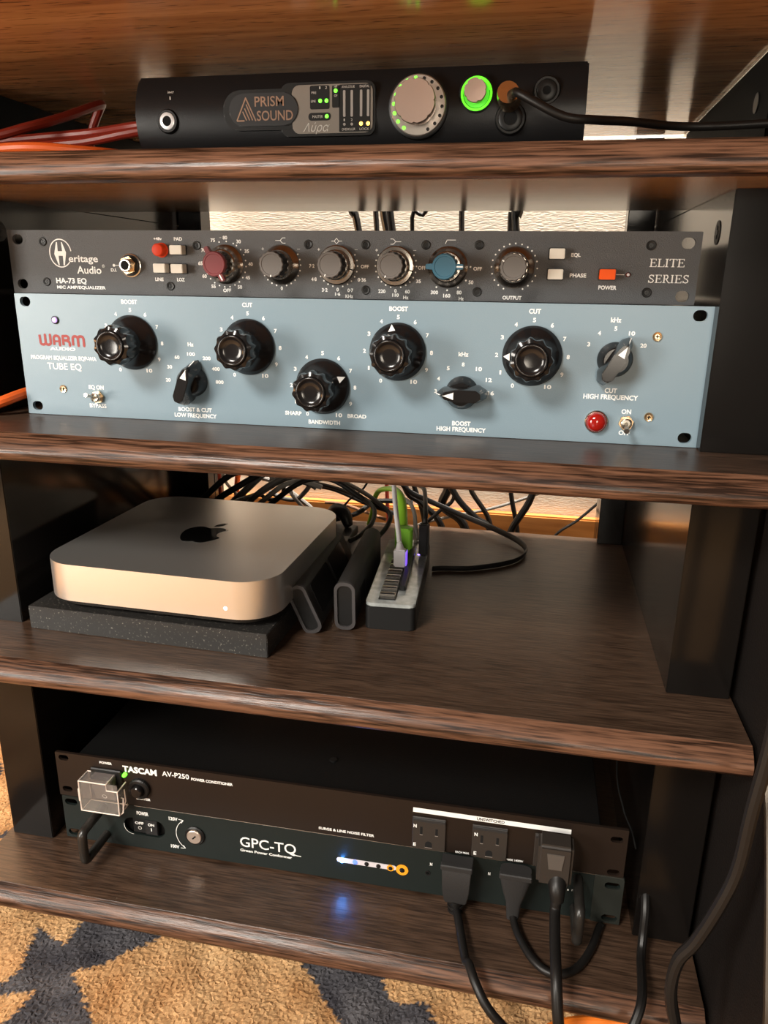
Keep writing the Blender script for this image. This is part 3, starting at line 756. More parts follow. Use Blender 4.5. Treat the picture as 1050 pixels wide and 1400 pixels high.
for cx, cz, w, h, r in [(235.8, 35.4, 12.4, 13.0, 1.0), (235.6, 24.8, 14.4, 4.4, 2), (246.0, 35.6, 4.8, 12.2, .8), (257.8, 29, 19.6, 26, .6)]:
    prism(bm, rrect(cx, cz, w, h, r, 3), -10.5, -10.75, 'y')
obj('display_windows', bm, M['black'], disp)
bm = bmesh.new()
for x in (251.3, 256.0, 261.8, 266.2): prism(bm, rrect(x, 31.6, 1.5, 14.5, .4, 2), -10.7, -10.95, 'y')
for x in (251.3, 256.0): prism(bm, circ(x, 20.2, .8, 12), -10.7, -10.95, 'y')
obj('level_meter', bm, mat('meter_grey', (.34, .31, .29), .4), disp)
bm = bmesh.new()
for s, x, z, w, h in [('1', 236, 40.6, .8, 1.4), ('2', 240, 40.6, 1.2, 1.4), ('PRE', 232.2, 38.0, 3, 1.3), ('LINE', 231.8, 33.4, 3, 1.3), ('MASTER', 234.4, 24.8, 6.6, 1.5), ('HP', 246, 41, 2, 1.3), ('ANALOGUE', 253.8, 40.7, 8, 1.3), ('DIGITAL', 264, 40.7, 6, 1.3),
    ('1', 251.3, 22.6, .7, 1.3), ('2', 256, 22.6, 1.1, 1.3), ('OVERKILLER', 254, 17.4, 8.4, 1.3), ('LOCK', 264, 17.4, 6, 1.3), ('OP', 246, 36, 2, 1.3), ('inst', 136, 42, 4.2, 2.0), ('1', 136, 38.2, .7, 2.0)]:
    text(bm, s, x, z, w, h, (-11.0 if x > 150 else yf(z) - .25), .0)
text(bm, 'Λύρα', 233.5, 18.8, 17, 4.6, -10.9, .0, .35)
tag(obj('printed_lettering', bm, mat('dim_white_print', (.55, .52, .48), .5), disp), kind='stuff')
led_g = mat('green_led', (.1, .8, .05), .3, emit=(.12, 1.0, .03), estr=2.6)
led_o = mat('amber_led', (.9, .5, .1), .3, emit=(1.0, .50, .08), estr=3.5)
bm = bmesh.new()
for x, z in [(236.1, 33.5), (240.1, 33.5), (240.2, 24.9), (245.9, 38.8)]: lathe(bm, [(1.15, -10.7), (1.0, -11.3), (.3, -11.6)], x, z, 14)
obj('green_lamp', bm, led_g, disp)
bm = bmesh.new()
for x in (261.8, 266.2): lathe(bm, [(1.15, -10.7), (1.0, -11.3), (.3, -11.6)], x, 20.4, 14)
obj('amber_lamp', bm, led_o, disp)
# instrument jack, headphone jacks
def jack(x, z, m, r1, r2, name):
    y = yf(z)
    bm = bmesh.new(); lathe(bm, [(r1 + 2.2, y + 3), (r1 + 2.2, y - .2), (r1 + 1.4, y - 1.4), (r1 + .2, y - 1.4), (r1, y + 1)], x, z, 36); o = obj(name, bm, M['black'], ly)
    bm = bmesh.new(); lathe(bm, [(r1, y + 1.5), (r1, y - 1.6), (r1 - .6, y - 2.0), (r2, y - 2.0), (r2, y + .5)], x, z, 36); obj('jack_ring', bm, m, o)
    bm = bmesh.new(); prism(bm, circ(x, z, r2 + .05, 24), y - .4, y - 1.6, 'y'); obj('jack_hole', bm, mat('deep_black', (0.002, 0.002, 0.002), .9), o)
jack(134.4, 24.6, mat('pale_jack_ring', (.9, .9, .92), .3, .3), 5.1, 3.0, 'instrument_jack')
jack(352.0, 21.5, M['black'], 7.0, 4.0, 'headphone_jack'); jack(372.0, 35.6, M['black'], 5.8, 2.4, 'headphone_jack')
# volume dial
vx, vz = 297.0, 29.2
bm = bmesh.new(); lathe(bm, [(18.2, -6), (18.2, -10.6), (17.2, -11.2)], vx, vz, 64); obj('dial_surround', bm, M['black'], ly)
bm = bmesh.new(); lathe(bm, [(16.8, -9), (16.8, -12.2), (16.2, -12.8), (11.0, -12.8)], vx, vz, 64); dial = obj('volume_dial', bm, mat('satin_silver', (.72, .66, .60), .3, .85), ly)
bm = bmesh.new(); lathe(bm, [(10.6, -11), (11.6, -16), (12.2, -24.5), (11.8, -25.4), (.4, -25.6)], vx, vz, 96, lambda a, k: 1 - (.06 * max(0, math.cos(8 * a) - .8) * 5 if k in (1, 2, 3) else 0)); obj('dial_knob', bm, mat('champagne_metal', (.50, .37, .31), .38, .7), dial)
bm = bmesh.new(); b2 = bmesh.new()
for a in range(0, 360, 20):
    if 250 < a < 290: continue
    lit = 95 < a <= 250
    aa = math.radians(a - 4)
    lathe(bm if lit else b2, [(1.05, -12.6), (1.0, -13.1), (.4, -13.2)], vx + 14.6 * math.cos(aa), vz + 14.6 * math.sin(aa), 14)
obj('level_lamp', bm, led_g, dial); obj('unlit_lamp', b2, M['black'], dial)
gx, gz = 331.4, 35.0
bm = bmesh.new(); lathe(bm, [(7.6, -5), (7.6, -9.9), (4, -9.9)], gx, gz, 48); gd = obj('headphone_dial', bm, mat('green_glow_ring', (.2, .8, .1), .25, emit=(.04, 1.0, .01), estr=.28), ly)
bm = bmesh.new(); lathe(bm, [(9.2, -5), (9.2, -10.2), (8.6, -10.6), (8.0, -10.2), (8.0, -8)], gx, gz, 48); obj('glow_ring', bm, mat('green_edge_glow', (.2, .8, .1), .3, emit=(.10, 1.0, .01), estr=1.1), gd)
bm = bmesh.new(); lathe(bm, [(10.6, -4), (10.6, -9.4), (9.4, -10.0), (9.25, -6)], gx, gz, 48); obj('dial_surround', bm, M['black'], gd)
bm = bmesh.new(); lathe(bm, [(5.2, -9), (5.6, -13), (6.6, -18.5), (6.3, -19.2), (.4, -19.4)], gx, gz, 64, lambda a, k: 1 - (.1 * max(0, math.cos(5 * a) - .8) * 5 if k in (2, 3) else 0)); obj('dial_knob', bm, mat('champagne_metal', (.50, .37, .31), .38, .7), gd)

# headphone plug and its cord
hp = empty('headphone_lead', (350.5, -10, 203.5), 'black headphone lead with a brass plug barrel, running right from the audio interface', 'cable')
bm = bmesh.new(); tube(bm, [(1.2, 4, -3), (1.2, -6, -2.4), (1.4, -12, -1.2)], 4.2, 18, 4); tube(bm, [(1.2, -4, -2.4), (-.2, -10, -.6), (.2, -15, .6)], 6.2, 20, 3); obj('plug_barrel', bm, M['gold'], hp)
bm = bmesh.new(); tube(bm, [(1.2, -12, -.5), (4, -22, -1.5), (8, -31, -4), (31, -35, -16), (48, -31, -17.6), (69, -12, -15.6), (95, 8, -15), (119, 11, -15), (152, 11, -14), (172, 12, -14)], 2.4, 12, 6); obj('cord', bm, M['rubber'], hp)

# ------------------------------------------------------------------ small computer on its stone slab
slab_m = mat('speckled_black_stone', (.035, .034, .033), .32, var=.9, vscale=520, bump=.1, bscale=900)
nt = slab_m.node_tree; r_ = [n for n in nt.nodes if n.type == 'VALTORGB'][0]; r_.color_ramp.elements[0].position = .6; r_.color_ramp.elements[0].color = (.022, .021, .020, 1)
r_.color_ramp.elements[1].position = .74; r_.color_ramp.elements[1].color = (.24, .22, .19, 1)
bm = bmesh.new(); box(bm, 0, 204, 0, 232, 0, 19.4, .5, 2)
slab = obj('stone_slab', bm, slab_m); slab.location = (-.0093, -.0190, -.1719); slab.rotation_euler = (0, 0, -.033)
tag(slab, 'square speckled black stone slab under the small silver computer', 'slab')
mac = empty('mini_computer', (1.3, -20.0, -152.5), 'flat silver rounded-square mini computer, on the speckled stone slab', 'computer', -.026)
alu = mat('bead_blasted_aluminium', (.84, .82, .79), .33, .92, bump=.06, bscale=3000)
bm = bmesh.new(); prism(bm, rrect(98.5, 98.5, 197, 197, 31, 14), 9.0, 39.5, 'z', .9, 3); body = obj('case', bm, alu, mac)
bm = bmesh.new(); prism(bm, rrect(98.5, 98.5, 186, 186, 27, 12), 4.0, 9.2, 'z', .5); prism(bm, circ(98.5, 98.5, 78, 48), 0.2, 4.2, 'z', .4); obj('base_foot', bm, M['black'], mac)
def arcp(cx, cy, r, a0, a1, n=8): return [(cx + r * math.cos(math.radians(a0 + (a1 - a0) * i / n)), cy + r * math.sin(math.radians(a0 + (a1 - a0) * i / n))) for i in range(n + 1)]
A = [(0, -19), (4, -20.6), (8, -20), (12.5, -15), (16.6, -7.5)]                                                # right lower lobe up to the bite
A += [(13.2, -4.5), (11.3, -.5), (11.2, 4), (12.8, 8), (15.8, 11.2)]                                                # bite
A += [(12, 14.2), (7.5, 15.2), (3.5, 14), (0, 12.8), (-3.5, 14), (-7.5, 15.2), (-12, 13.6), (-16, 8.6), (-17.2, 2), (-16, -6), (-12.5, -14.6), (-8.5, -19.6), (-4.5, -20.4)]
def smooth2(P, k=4):
    return [(p.x, p.y) for p in spline([(a, b_, 0) for a, b_ in P] + [(P[0][0], P[0][1], 0)], k)[:-1]]
leaf = [(.6, 17.0), (1.2, 21.5), (4.2, 25.6), (8.2, 27.2), (7.8, 22.6), (4.6, 18.4)]
bm = bmesh.new()
prism(bm, [(98.5 + a * 1.12, 96 + b_ * 1.12) for a, b_ in smooth2(A)], 39.3, 39.62, 'z'); prism(bm, [(98.5 + a * 1.12, 96 + b_ * 1.12) for a, b_ in smooth2(leaf)], 39.3, 39.62, 'z')
obj('logo_inlay', bm, mat('gloss_logo_black', (.006, .006, .006), .04, spec=.8), mac)
bm = bmesh.new(); prism(bm, circ(161, 17.5, 1.5, 16), 0.3, -.12, 'y'); obj('power_lamp', bm, mat('white_led', (1, 1, 1), .3, emit=(1, .97, .92), estr=3), mac)

# ---- the two drives and the small box behind
def stadium(w, h, n=8): return rrect(0, 0, w, h, w / 2 - .2, n)
def drive(name, loc, w, h, ln, tilt, yaw, label):
    e = empty(name, loc, label, 'drive', yaw)
    e.rotation_euler = (0, tilt, yaw)
    bm = bmesh.new()
    r = w * .42
    prism(bm, rrect(0, h / 2, w, h, r, 6), 2.5, ln, 'y', 1.2); obj('sleeve', bm, M['rubber2'], e)
    bm = bmesh.new(); plate(bm, rrect(0, h / 2, w + .6, h + .6, r, 6), [rrect(0, h / 2, w - 4.4, h - 5.0, r - 2.1, 6)], 0, 3); obj('end_rim', bm, mat('rim_rubber', (.050, .046, .047), .55), e)
    bm = bmesh.new(); plate(bm, rrect(0, h / 2, w - 4, h - 4.6, r - 2, 6), [], 1.8, 2.6); obj('end_face', bm, M['black'], e)
    return e
d1 = drive('portable_drive', (217.6, 22, -171.2), 15.5, 42, 138, math.radians(-24), .03, 'black rubber sleeved drive leaning against the silver computer')
for y0, y1 in ((12, 66), (72, 120)):
    bm = bmesh.new(); prism(bm, rrect((y0 + y1) / 2, 23, y1 - y0, 26, 3, 4), 7.7, 8.5, 'x', .3); obj('side_panel', bm, mat('gloss_side_panel', (.012, .011, .011), .22), d1)
d2 = drive('portable_drive', (239.8, 33, -171.2), 16.5, 40.5, 142, math.radians(-1), .055, 'black rubber sleeved drive standing upright beside the usb hub')
bm = bmesh.new()
for i in range(14): tube(bm, [(8.3, 26 + i * 1.6, 12), (8.3, 26 + i * 1.6, 26)], .35, 6, 1, smooth=False)
obj('vent_ribs', bm, M['black'], d2)
bm = bmesh.new(); box(bm, 0, 62, 0, 52, 0, 9, 1, 1); o = obj('power_adapter', bm, M['black'], loc=(132, 222, -171.9)); tag(o, 'small flat black box behind the silver computer', 'box')

# ---- usb hub
hub = empty('usb_hub', (254.5, 40, -171.9), 'long black usb hub with clear top and a row of ports, beside the upright drive', 'hub', .066)
bm = bmesh.new(); prism(bm, rrect(20.7, 80, 41.4, 160, 4.5, 6), .1, 20, 'z', .6); obj('body', bm, mat('hub_black', (.009, .009, .009), .45, spec=.35), hub)
bm = bmesh.new(); prism(bm, rrect(20.7, 80, 40.6, 159, 4.2, 6), 20, 23, 'z', .6); obj('clear_top', bm, mat('hub_top_acrylic', (.46, .49, .48), .12, .4, coat=.5, var=.35, vscale=90), hub)
bm = bmesh.new(); box(bm, 10, 24, 8, 140, 22.8, 24.0, .3, 1); obj('port_strip', bm, M['black'], hub)
for i in range(7):
    y = 12 + i * 13
    bm = bmesh.new(); box(bm, 10.5, 23.5, y, y + 6.0, 23.8, 26.2, .4, 1); p = obj('port', bm, M['steel'], hub)
    bm = bmesh.new(); box(bm, 11.3, 22.7, y + .9, y + 3.0, 26.0, 26.35); obj('port_slot', bm, mat('deep_black', (0.002, 0.002, 0.002), .9), p)
bm = bmesh.new()
for y in (118, 134): prism(bm, circ(33.5, y, 1.3, 12), 22.9, 23.3, 'z')
obj('blue_lamp', bm, mat('blue_led', (.2, .15, 1), .3, emit=(.22, .12, 1), estr=6), hub)
bm = bmesh.new(); box(bm, 24.5, 30, 28, 128, 23.1, 27.5, .8, 1); obj('side_ridge', bm, M['black'], hub)
bm = bmesh.new(); prism(bm, [(26, 148), (30, 156), (38, 156), (39, 149)], 22.8, 23.2, 'z'); obj('dark_label', bm, M['black'], hub)

# ------------------------------------------------------------------ power units at the bottom
ta = empty('power_conditioner', (-11.2, -8.3, -340.2), 'black-brown one-unit power conditioner with a clear switch cover, upper unit of the bottom shelf', 'conditioner', .007)
brownblk = mat('brown_black_panel', (.015, .0095, .007), .38, spec=.4, bump=.05, bscale=1500)
bm = bmesh.new(); plate(bm, rrect(Wd / 2, Hh / 2, Wd, Hh, .4, 1), [slot(7.8, 39, 9.5, 5.4), slot(7.9, 7, 9.5, 5.4), slot(474.5, 34.5, 9.5, 5.4), slot(474.8, 3.9, 9.5, 5.4)], 0, 2.5); obj('front_panel', bm, brownblk, ta)
bm = bmesh.new(); box(bm, 20, 462, 2.55, 296, 1.2, 42.8, .8, 1); ch = obj('chassis', bm, M['dark_steel'], ta)
bm = bmesh.new(); b2 = bmesh.new()
prism(bm, circ(240.5, 40, 3.4, 20), 42.8, 44.0, 'z', .4); obj('chassis_screw', bm, M['black'], ch)
bm = bmesh.new()
for s, x, z, w, h in [('POWER', 48.2, 39.6, 11.6, 2.2), ('AV-P250', 112.6, 37.2, 24.6, 4.6), ('POWER CONDITIONER', 145.4, 35.6, 37.2, 2.5), ('BREAKER', 80.6, 8.0, 13.2, 2.1), ('SURGE & LINE NOISE FILTER', 261.6, 5.1, 47.2, 2.3),
    ('N', 319.0, 22.8, 2.6, 3.0), ('E', 319.0, 4.8, 2.3, 3.0), ('N', 367.8, 22.8, 2.6, 3.0), ('E', 367.8, 4.8, 2.3, 3.0), ('EACH MAX', 357.6, 1.6, 11, 1.8), ('MAX 1400W', 399.5, 1.6, 13, 1.8)]:
    text(bm, s, x, z, w, h, -.15 if s not in 'NE' else -2.2, .018)
text(bm, 'TASCAM', 79.6, 36.6, 31.6, 5.4, -.15, .045)
poly(bm, [(316.8, 38.5), (440.3, 38.0), (440.3, 33.7), (316.8, 34.2)], -.14)
tag(obj('printed_lettering', bm, M['white'], ta), kind='stuff')
bm = bmesh.new(); text(bm, 'UNSWITCHED', 378.5, 36.1, 21.6, 2.4, -.2, .03); tag(obj('bar_lettering', bm, M['black'], ta), kind='stuff')
def outlet(x0, x1, z0=.8, z1=31.2, plain=False):
    bm = bmesh.new(); box(bm, x0, x1, -2, -.05, z0, z1, .5, 1); o = obj('outlet', bm, mat('outlet_black', (.030, .024, .020), .5), ta)
    cx = (x0 + x1) / 2
    bm = bmesh.new(); box(bm, cx - 7.2, cx - 5.2, -2.15, -1.9, 15, 22.4); box(bm, cx + 5.2, cx + 7.2, -2.15, -1.9, 15.6, 22); prism(bm, [(cx - 2.8, 3.4), (cx + 2.8, 3.4), (cx + 2.8, 6.4)] + arcp(cx, 6.4, 2.8, 0, 180, 8)[1:-1] + [(cx - 2.8, 6.4)], -1.9, -2.15, 'y'); obj('outlet_slot', bm, mat('deep_black', (0.002, 0.002, 0.002), .9), o)
    bm = bmesh.new(); box(bm, cx - 7.4, cx - 5.0, -2.3, -2.0, 14.6, 15.2); box(bm, cx + 5.0, cx + 7.4, -2.3, -2.0, 15.2, 15.8); box(bm, cx - 2.9, cx + 2.9, -2.3, -2.0, 2.9, 3.4)
    obj('slot_lip', bm, mat('lip_grey', (.22, .19, .17), .4), o)
    bm = bmesh.new(); box(bm, x0 + .3, x1 - .3, -3.2, -1.8, z1 - 3.4, z1 - .4, .4, 1); obj('outlet_hood', bm, M['rubber2'], o)
outlet(316.8, 343.8); outlet(364.8, 392.6); outlet(413.4, 441.8)
# rocker switch under a clear cover
bm = bmesh.new(); box(bm, 34, 63, -2.6, -.05, 1.5, 34.5, .8, 1); sw = obj('power_switch', bm, M['black'], ta)
bm = bmesh.new(); prism(bm, [(-2.6, 5.5), (-4.4, 6), (-10.5, 30), (-2.6, 31)], 38, 58, 'x', .5); rk = obj('rocker', bm, mat('rocker_grey', (.11, .09, .085), .4), sw)
bm = bmesh.new()
P = [(48 + 2 * math.cos(a * pi / 8), 10.5 + 2 * math.sin(a * pi / 8)) for a in range(17)]
stroke(bm, P, .5, 0)
for v in bm.verts: v.co.y = -5.75 - (v.co.z - 8) * .26
obj('off_symbol', bm, M['white'], rk)
clear = mat('clear_acrylic', (1.0, .96, .92), .04, trans=.93, ior=1.2)
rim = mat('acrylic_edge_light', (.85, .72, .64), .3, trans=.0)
cv = empty('switch_cover', (0, 0, 0), None, None); cv.parent = ta
bm = bmesh.new()
X0, X1, Z0, Z1, D = 31, 66.5, 1.0, 33.5, 16
box(bm, X0, X1, -D, -D + 1.2, Z0, Z1 - 3, .4, 1); box(bm, X0, X0 + 1.2, -D + 1.2, -2, Z0, Z1 - 3, .3, 1); box(bm, X1 - 1.2, X1, -D + 1.2, -2, Z0, Z1 - 10, .3, 1)
box(bm, X0 + 1.2, X1 - 10, -D + 1.3, -2, Z1 - 4.2, Z1 - 3, .3, 1); box(bm, X0 + 1.2, X1 - 1.2, -D + 1.3, -2, Z0, Z0 + 1.2, .3, 1)
obj('clear_shell', bm, clear, cv)
bm = bmesh.new()
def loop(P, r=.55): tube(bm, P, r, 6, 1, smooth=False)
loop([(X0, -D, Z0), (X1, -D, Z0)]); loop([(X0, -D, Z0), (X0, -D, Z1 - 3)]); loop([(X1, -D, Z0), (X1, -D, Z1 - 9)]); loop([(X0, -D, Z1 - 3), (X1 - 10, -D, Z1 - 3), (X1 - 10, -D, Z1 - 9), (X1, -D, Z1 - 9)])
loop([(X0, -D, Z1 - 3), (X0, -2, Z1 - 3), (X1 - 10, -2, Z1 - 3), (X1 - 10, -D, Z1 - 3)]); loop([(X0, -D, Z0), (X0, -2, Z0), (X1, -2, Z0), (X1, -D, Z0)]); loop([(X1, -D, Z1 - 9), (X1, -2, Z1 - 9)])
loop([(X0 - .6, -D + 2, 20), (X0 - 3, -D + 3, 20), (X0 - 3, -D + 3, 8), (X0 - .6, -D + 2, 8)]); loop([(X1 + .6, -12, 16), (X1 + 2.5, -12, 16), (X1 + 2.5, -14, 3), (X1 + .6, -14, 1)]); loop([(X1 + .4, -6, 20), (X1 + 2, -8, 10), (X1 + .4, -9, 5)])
obj('cover_edges', bm, rim, cv)
bm = bmesh.new(); lathe(bm, [(1.8, 0), (1.8, -2.2), (1.3, -3.4), (.3, -3.8)], 65.8, 31.2, 18); obj('green_lamp', bm, led_g, ta)
bm = bmesh.new(); lathe(bm, [(9.6, -.05), (9.6, -2.6), (8.6, -3.6), (6.4, -3.8), (5.4, -3.0)], 78.6, 19.2, 72, lambda a, k: 1 + .02 * math.cos(30 * a) * (k < 3)); br = obj('breaker_button', bm, M['black'], ta)
bm = bmesh.new(); lathe(bm, [(5.2, -2), (5.0, -7.4), (4.2, -8.2), (.3, -8.4)], 78.6, 19.2, 32); obj('button_cap', bm, M['bakelite'], br)

gp = empty('power_conformer', (-9.9, -8.3, -384.7), 'dark green-black one-unit power unit with blue lamp strip, under the clear-covered unit', 'power unit', .007)
greenblk = mat('green_black_panel', (.009, .0135, .0125), .42, spec=.4, bump=.08, bscale=1500)
pill = rrect(77.6, 22.4, 39, 17.5, 8.6, 8)
bm = bmesh.new(); plate(bm, rrect(Wd / 2, Hh / 2, Wd, Hh, .4, 1), [slot(8.4, 38, 12, 6.4), slot(8.4, 6, 12, 6.4), slot(474, 36.8, 12, 6.2), slot(474.4, 5.5, 12, 6.2), pill], 0, 2.5); obj('front_panel', bm, greenblk, gp)
bm = bmesh.new(); stroke(bm, [(70, 44.1), (482, 44.1)], .5, -.1); obj('bright_top_edge', bm, M['steel'], gp)
bm = bmesh.new(); box(bm, 20, 462, 5.5, 296, 1.2, 42.8, .8, 1); ch = obj('chassis', bm, M['dark_steel'], gp)
for x, y in ((40, 30), (440, 30), (40, 270), (440, 270)):
    bm = bmesh.new(); box(bm, x - 8, x + 8, y - 8, y + 8, -2.2, 1.1, .8, 1); obj('foot', bm, M['rubber'], gp)
bm = bmesh.new(); plate(bm, rrect(471.2, 22, 22.4, 43.4, .4, 1), [slot(474, 36.8, 12, 6.2), slot(474.4, 5.5, 12, 6.2)], -1.5, -.02); obj('rack_ear', bm, mat('rack_ear_green', (.018, .021, .018), .45), gp)
bm = bmesh.new(); box(bm, 66, 90, 1.6, 5.5, 14.5, 30.5, .5, 1); rs = obj('rocker_switch', bm, M['black'], gp)
bm = bmesh.new(); prism(bm, [(78.2, 15), (89.6, 15), (89.6, 30), (78.2, 30)], 1.6, .4, 'y', .4); obj('rocker_half', bm, M['bakelite'], rs)
bm = bmesh.new(); stroke(bm, rrect(77.6, 22.4, 38.6, 17.1, 8.4, 8)[16:27], .35, -.12)
for s, x, z, w, h, y in [('POWER', 77.1, 37, 11, 3.4, -.15), ('120V', 105.8, 36.4, 8.2, 3.2, -.15), ('100V', 105.6, 7.4, 8, 3.2, -.15)]: text(bm, s, x, z, w, h, y, .015)
text(bm, 'OFF', 72.2, 25.0, 8.2, 2.6, 1.3, .01); text(bm, 'O', 72.4, 20.0, 3.6, 3.2, 1.3, .0); text(bm, 'ON', 84, 25.8, 6, 2.6, .2, .01); text(bm, 'I', 84, 20.8, .8, 3.2, .2, .0)
stroke(bm, arc(125, 21.8, 17.4, 17.4, 126, 234, 14), .5, -.13)
stroke(bm, [(110.6, 36.8), (115.0, 36.2), (113.2, 33.2)], .6, -.14); stroke(bm, [(110.8, 6.6), (115.2, 7.2), (113.6, 9.8)], .6, -.14)
text(bm, 'GPC-TQ', 191.5, 23.6, 50, 9.6, -.15, .008)
text(bm, 'Green Power Conformer', 189.6, 14.8, 46.5, 2.5, -.15, .008)
for x in (167.0, ): poly(bm, [(x, 18.6), (x + .5, 18.6), (x + .5, 18.9), (x, 18.9)], -.16)
stroke(bm, [(213, 19.4), (216.6, 17.6), (220.6, 17.4)], .8, -.16)
text(bm, 'N', 331.6, 30, 1.8, 2.6, -.15, .03); text(bm, 'N', 378.8, 29.5, 1.8, 2.6, -.15, .03)
text(bm, 'm', 433.6, 26.0, 2.4, 2.2, -.15, .03); text(bm, 'p', 437.6, 26.0, 1.4, 2.4, -.15, .03); text(bm, 'e', 441.0, 26.0, 1.4, 2.4, -.15, .03); text(bm, 'r', 444.4, 26.0, 1.0, 2.4, -.15, .03)
tag(obj('printed_lettering', bm, M['white'], gp), kind='stuff')
bm = bmesh.new(); lathe(bm, [(9.2, 0), (9.2, -1.0), (8.2, -1.8), (6.8, -1.4)], 125.3, 22.4, 40); lk = obj('voltage_lock', bm, M['black'], gp)
bm = bmesh.new(); lathe(bm, [(6.8, -1), (6.7, -2.6), (6.0, -3.1), (.4, -3.1)], 125.3, 22.4, 36); lf = obj('lock_face', bm, mat('lock_champagne', (.62, .50, .42), .35, .8), lk)
bm = bmesh.new(); prism(bm, [(123.4, 21), (124.6, 20.6), (127.6, 23.6), (126.6, 24.6)], -3.05, -3.3, 'y'); obj('keyway', bm, mat('deep_black', (0.002, 0.002, 0.002), .9), lk)
bm = bmesh.new(); prism(bm, rrect(277.5, 20.7, 51, 4.6, 2.2, 6), -.02, -.5, 'y', .1); st = obj('lamp_strip', bm, mat('pale_strip', (.66, .62, .66), .4), gp)
bm = bmesh.new(); prism(bm, circ(307.8, 20.1, 5.2, 32), -.05, -.8, 'y', .2); prism(bm, circ(298, 20.2, 3.1, 24), -.05, -.7, 'y', .1); obj('orange_ring', bm, mat('orange_print', (.80, .32, .02), .4, emit=(1, .4, .02), estr=.12), st)
bm = bmesh.new()
for x, z, r in [(277.8, 20.7, 2.0), (287.8, 20.4, 2.0), (298, 20.2, 1.9), (307.8, 20.1, 2.4)]: lathe(bm, [(r, -.4), (r * .9, -1.1), (.3, -1.4)], x, z, 18)
obj('unlit_lamp', bm, M['bakelite'], st)
bm = bmesh.new(); lathe(bm, [(2.1, -.4), (1.9, -1.4), (.3, -2.0)], 256.8, 20.8, 18); obj('lit_lamp', bm, mat('cyan_led', (.2, .7, 1), .3, emit=(.05, .30, 1.0), estr=130), st)
bm = bmesh.new(); lathe(bm, [(2.1, -.4), (1.9, -1.2), (.3, -1.6)], 267.8, 20.9, 18); obj('lit_lamp', bm, mat('blue_led2', (.1, .1, 1), .3, emit=(.05, .12, 1.0), estr=2.5), st)
bm = bmesh.new(); lathe(bm, [(2.2, .0), (2.2, -.5), (1.4, -.5), (1.2, .3)], 329.2, 20.9, 18); obj('panel_screw', bm, M['bakelite'], gp)
for x in (40.5, 447.5):
    bm = bmesh.new(); r = 6
    P = [(x, -.2, 38.5), (x, -28, 38.5), (x, -33.5, 37), (x, -35, 32), (x, -35, 16), (x, -33.5, 11), (x, -28, 9.5), (x, -.2, 9.5)]
    tube(bm, P, 3.9, 14, 5); obj('rack_handle', bm, mat('handle_black', (.02, .018, .016), .32), gp)

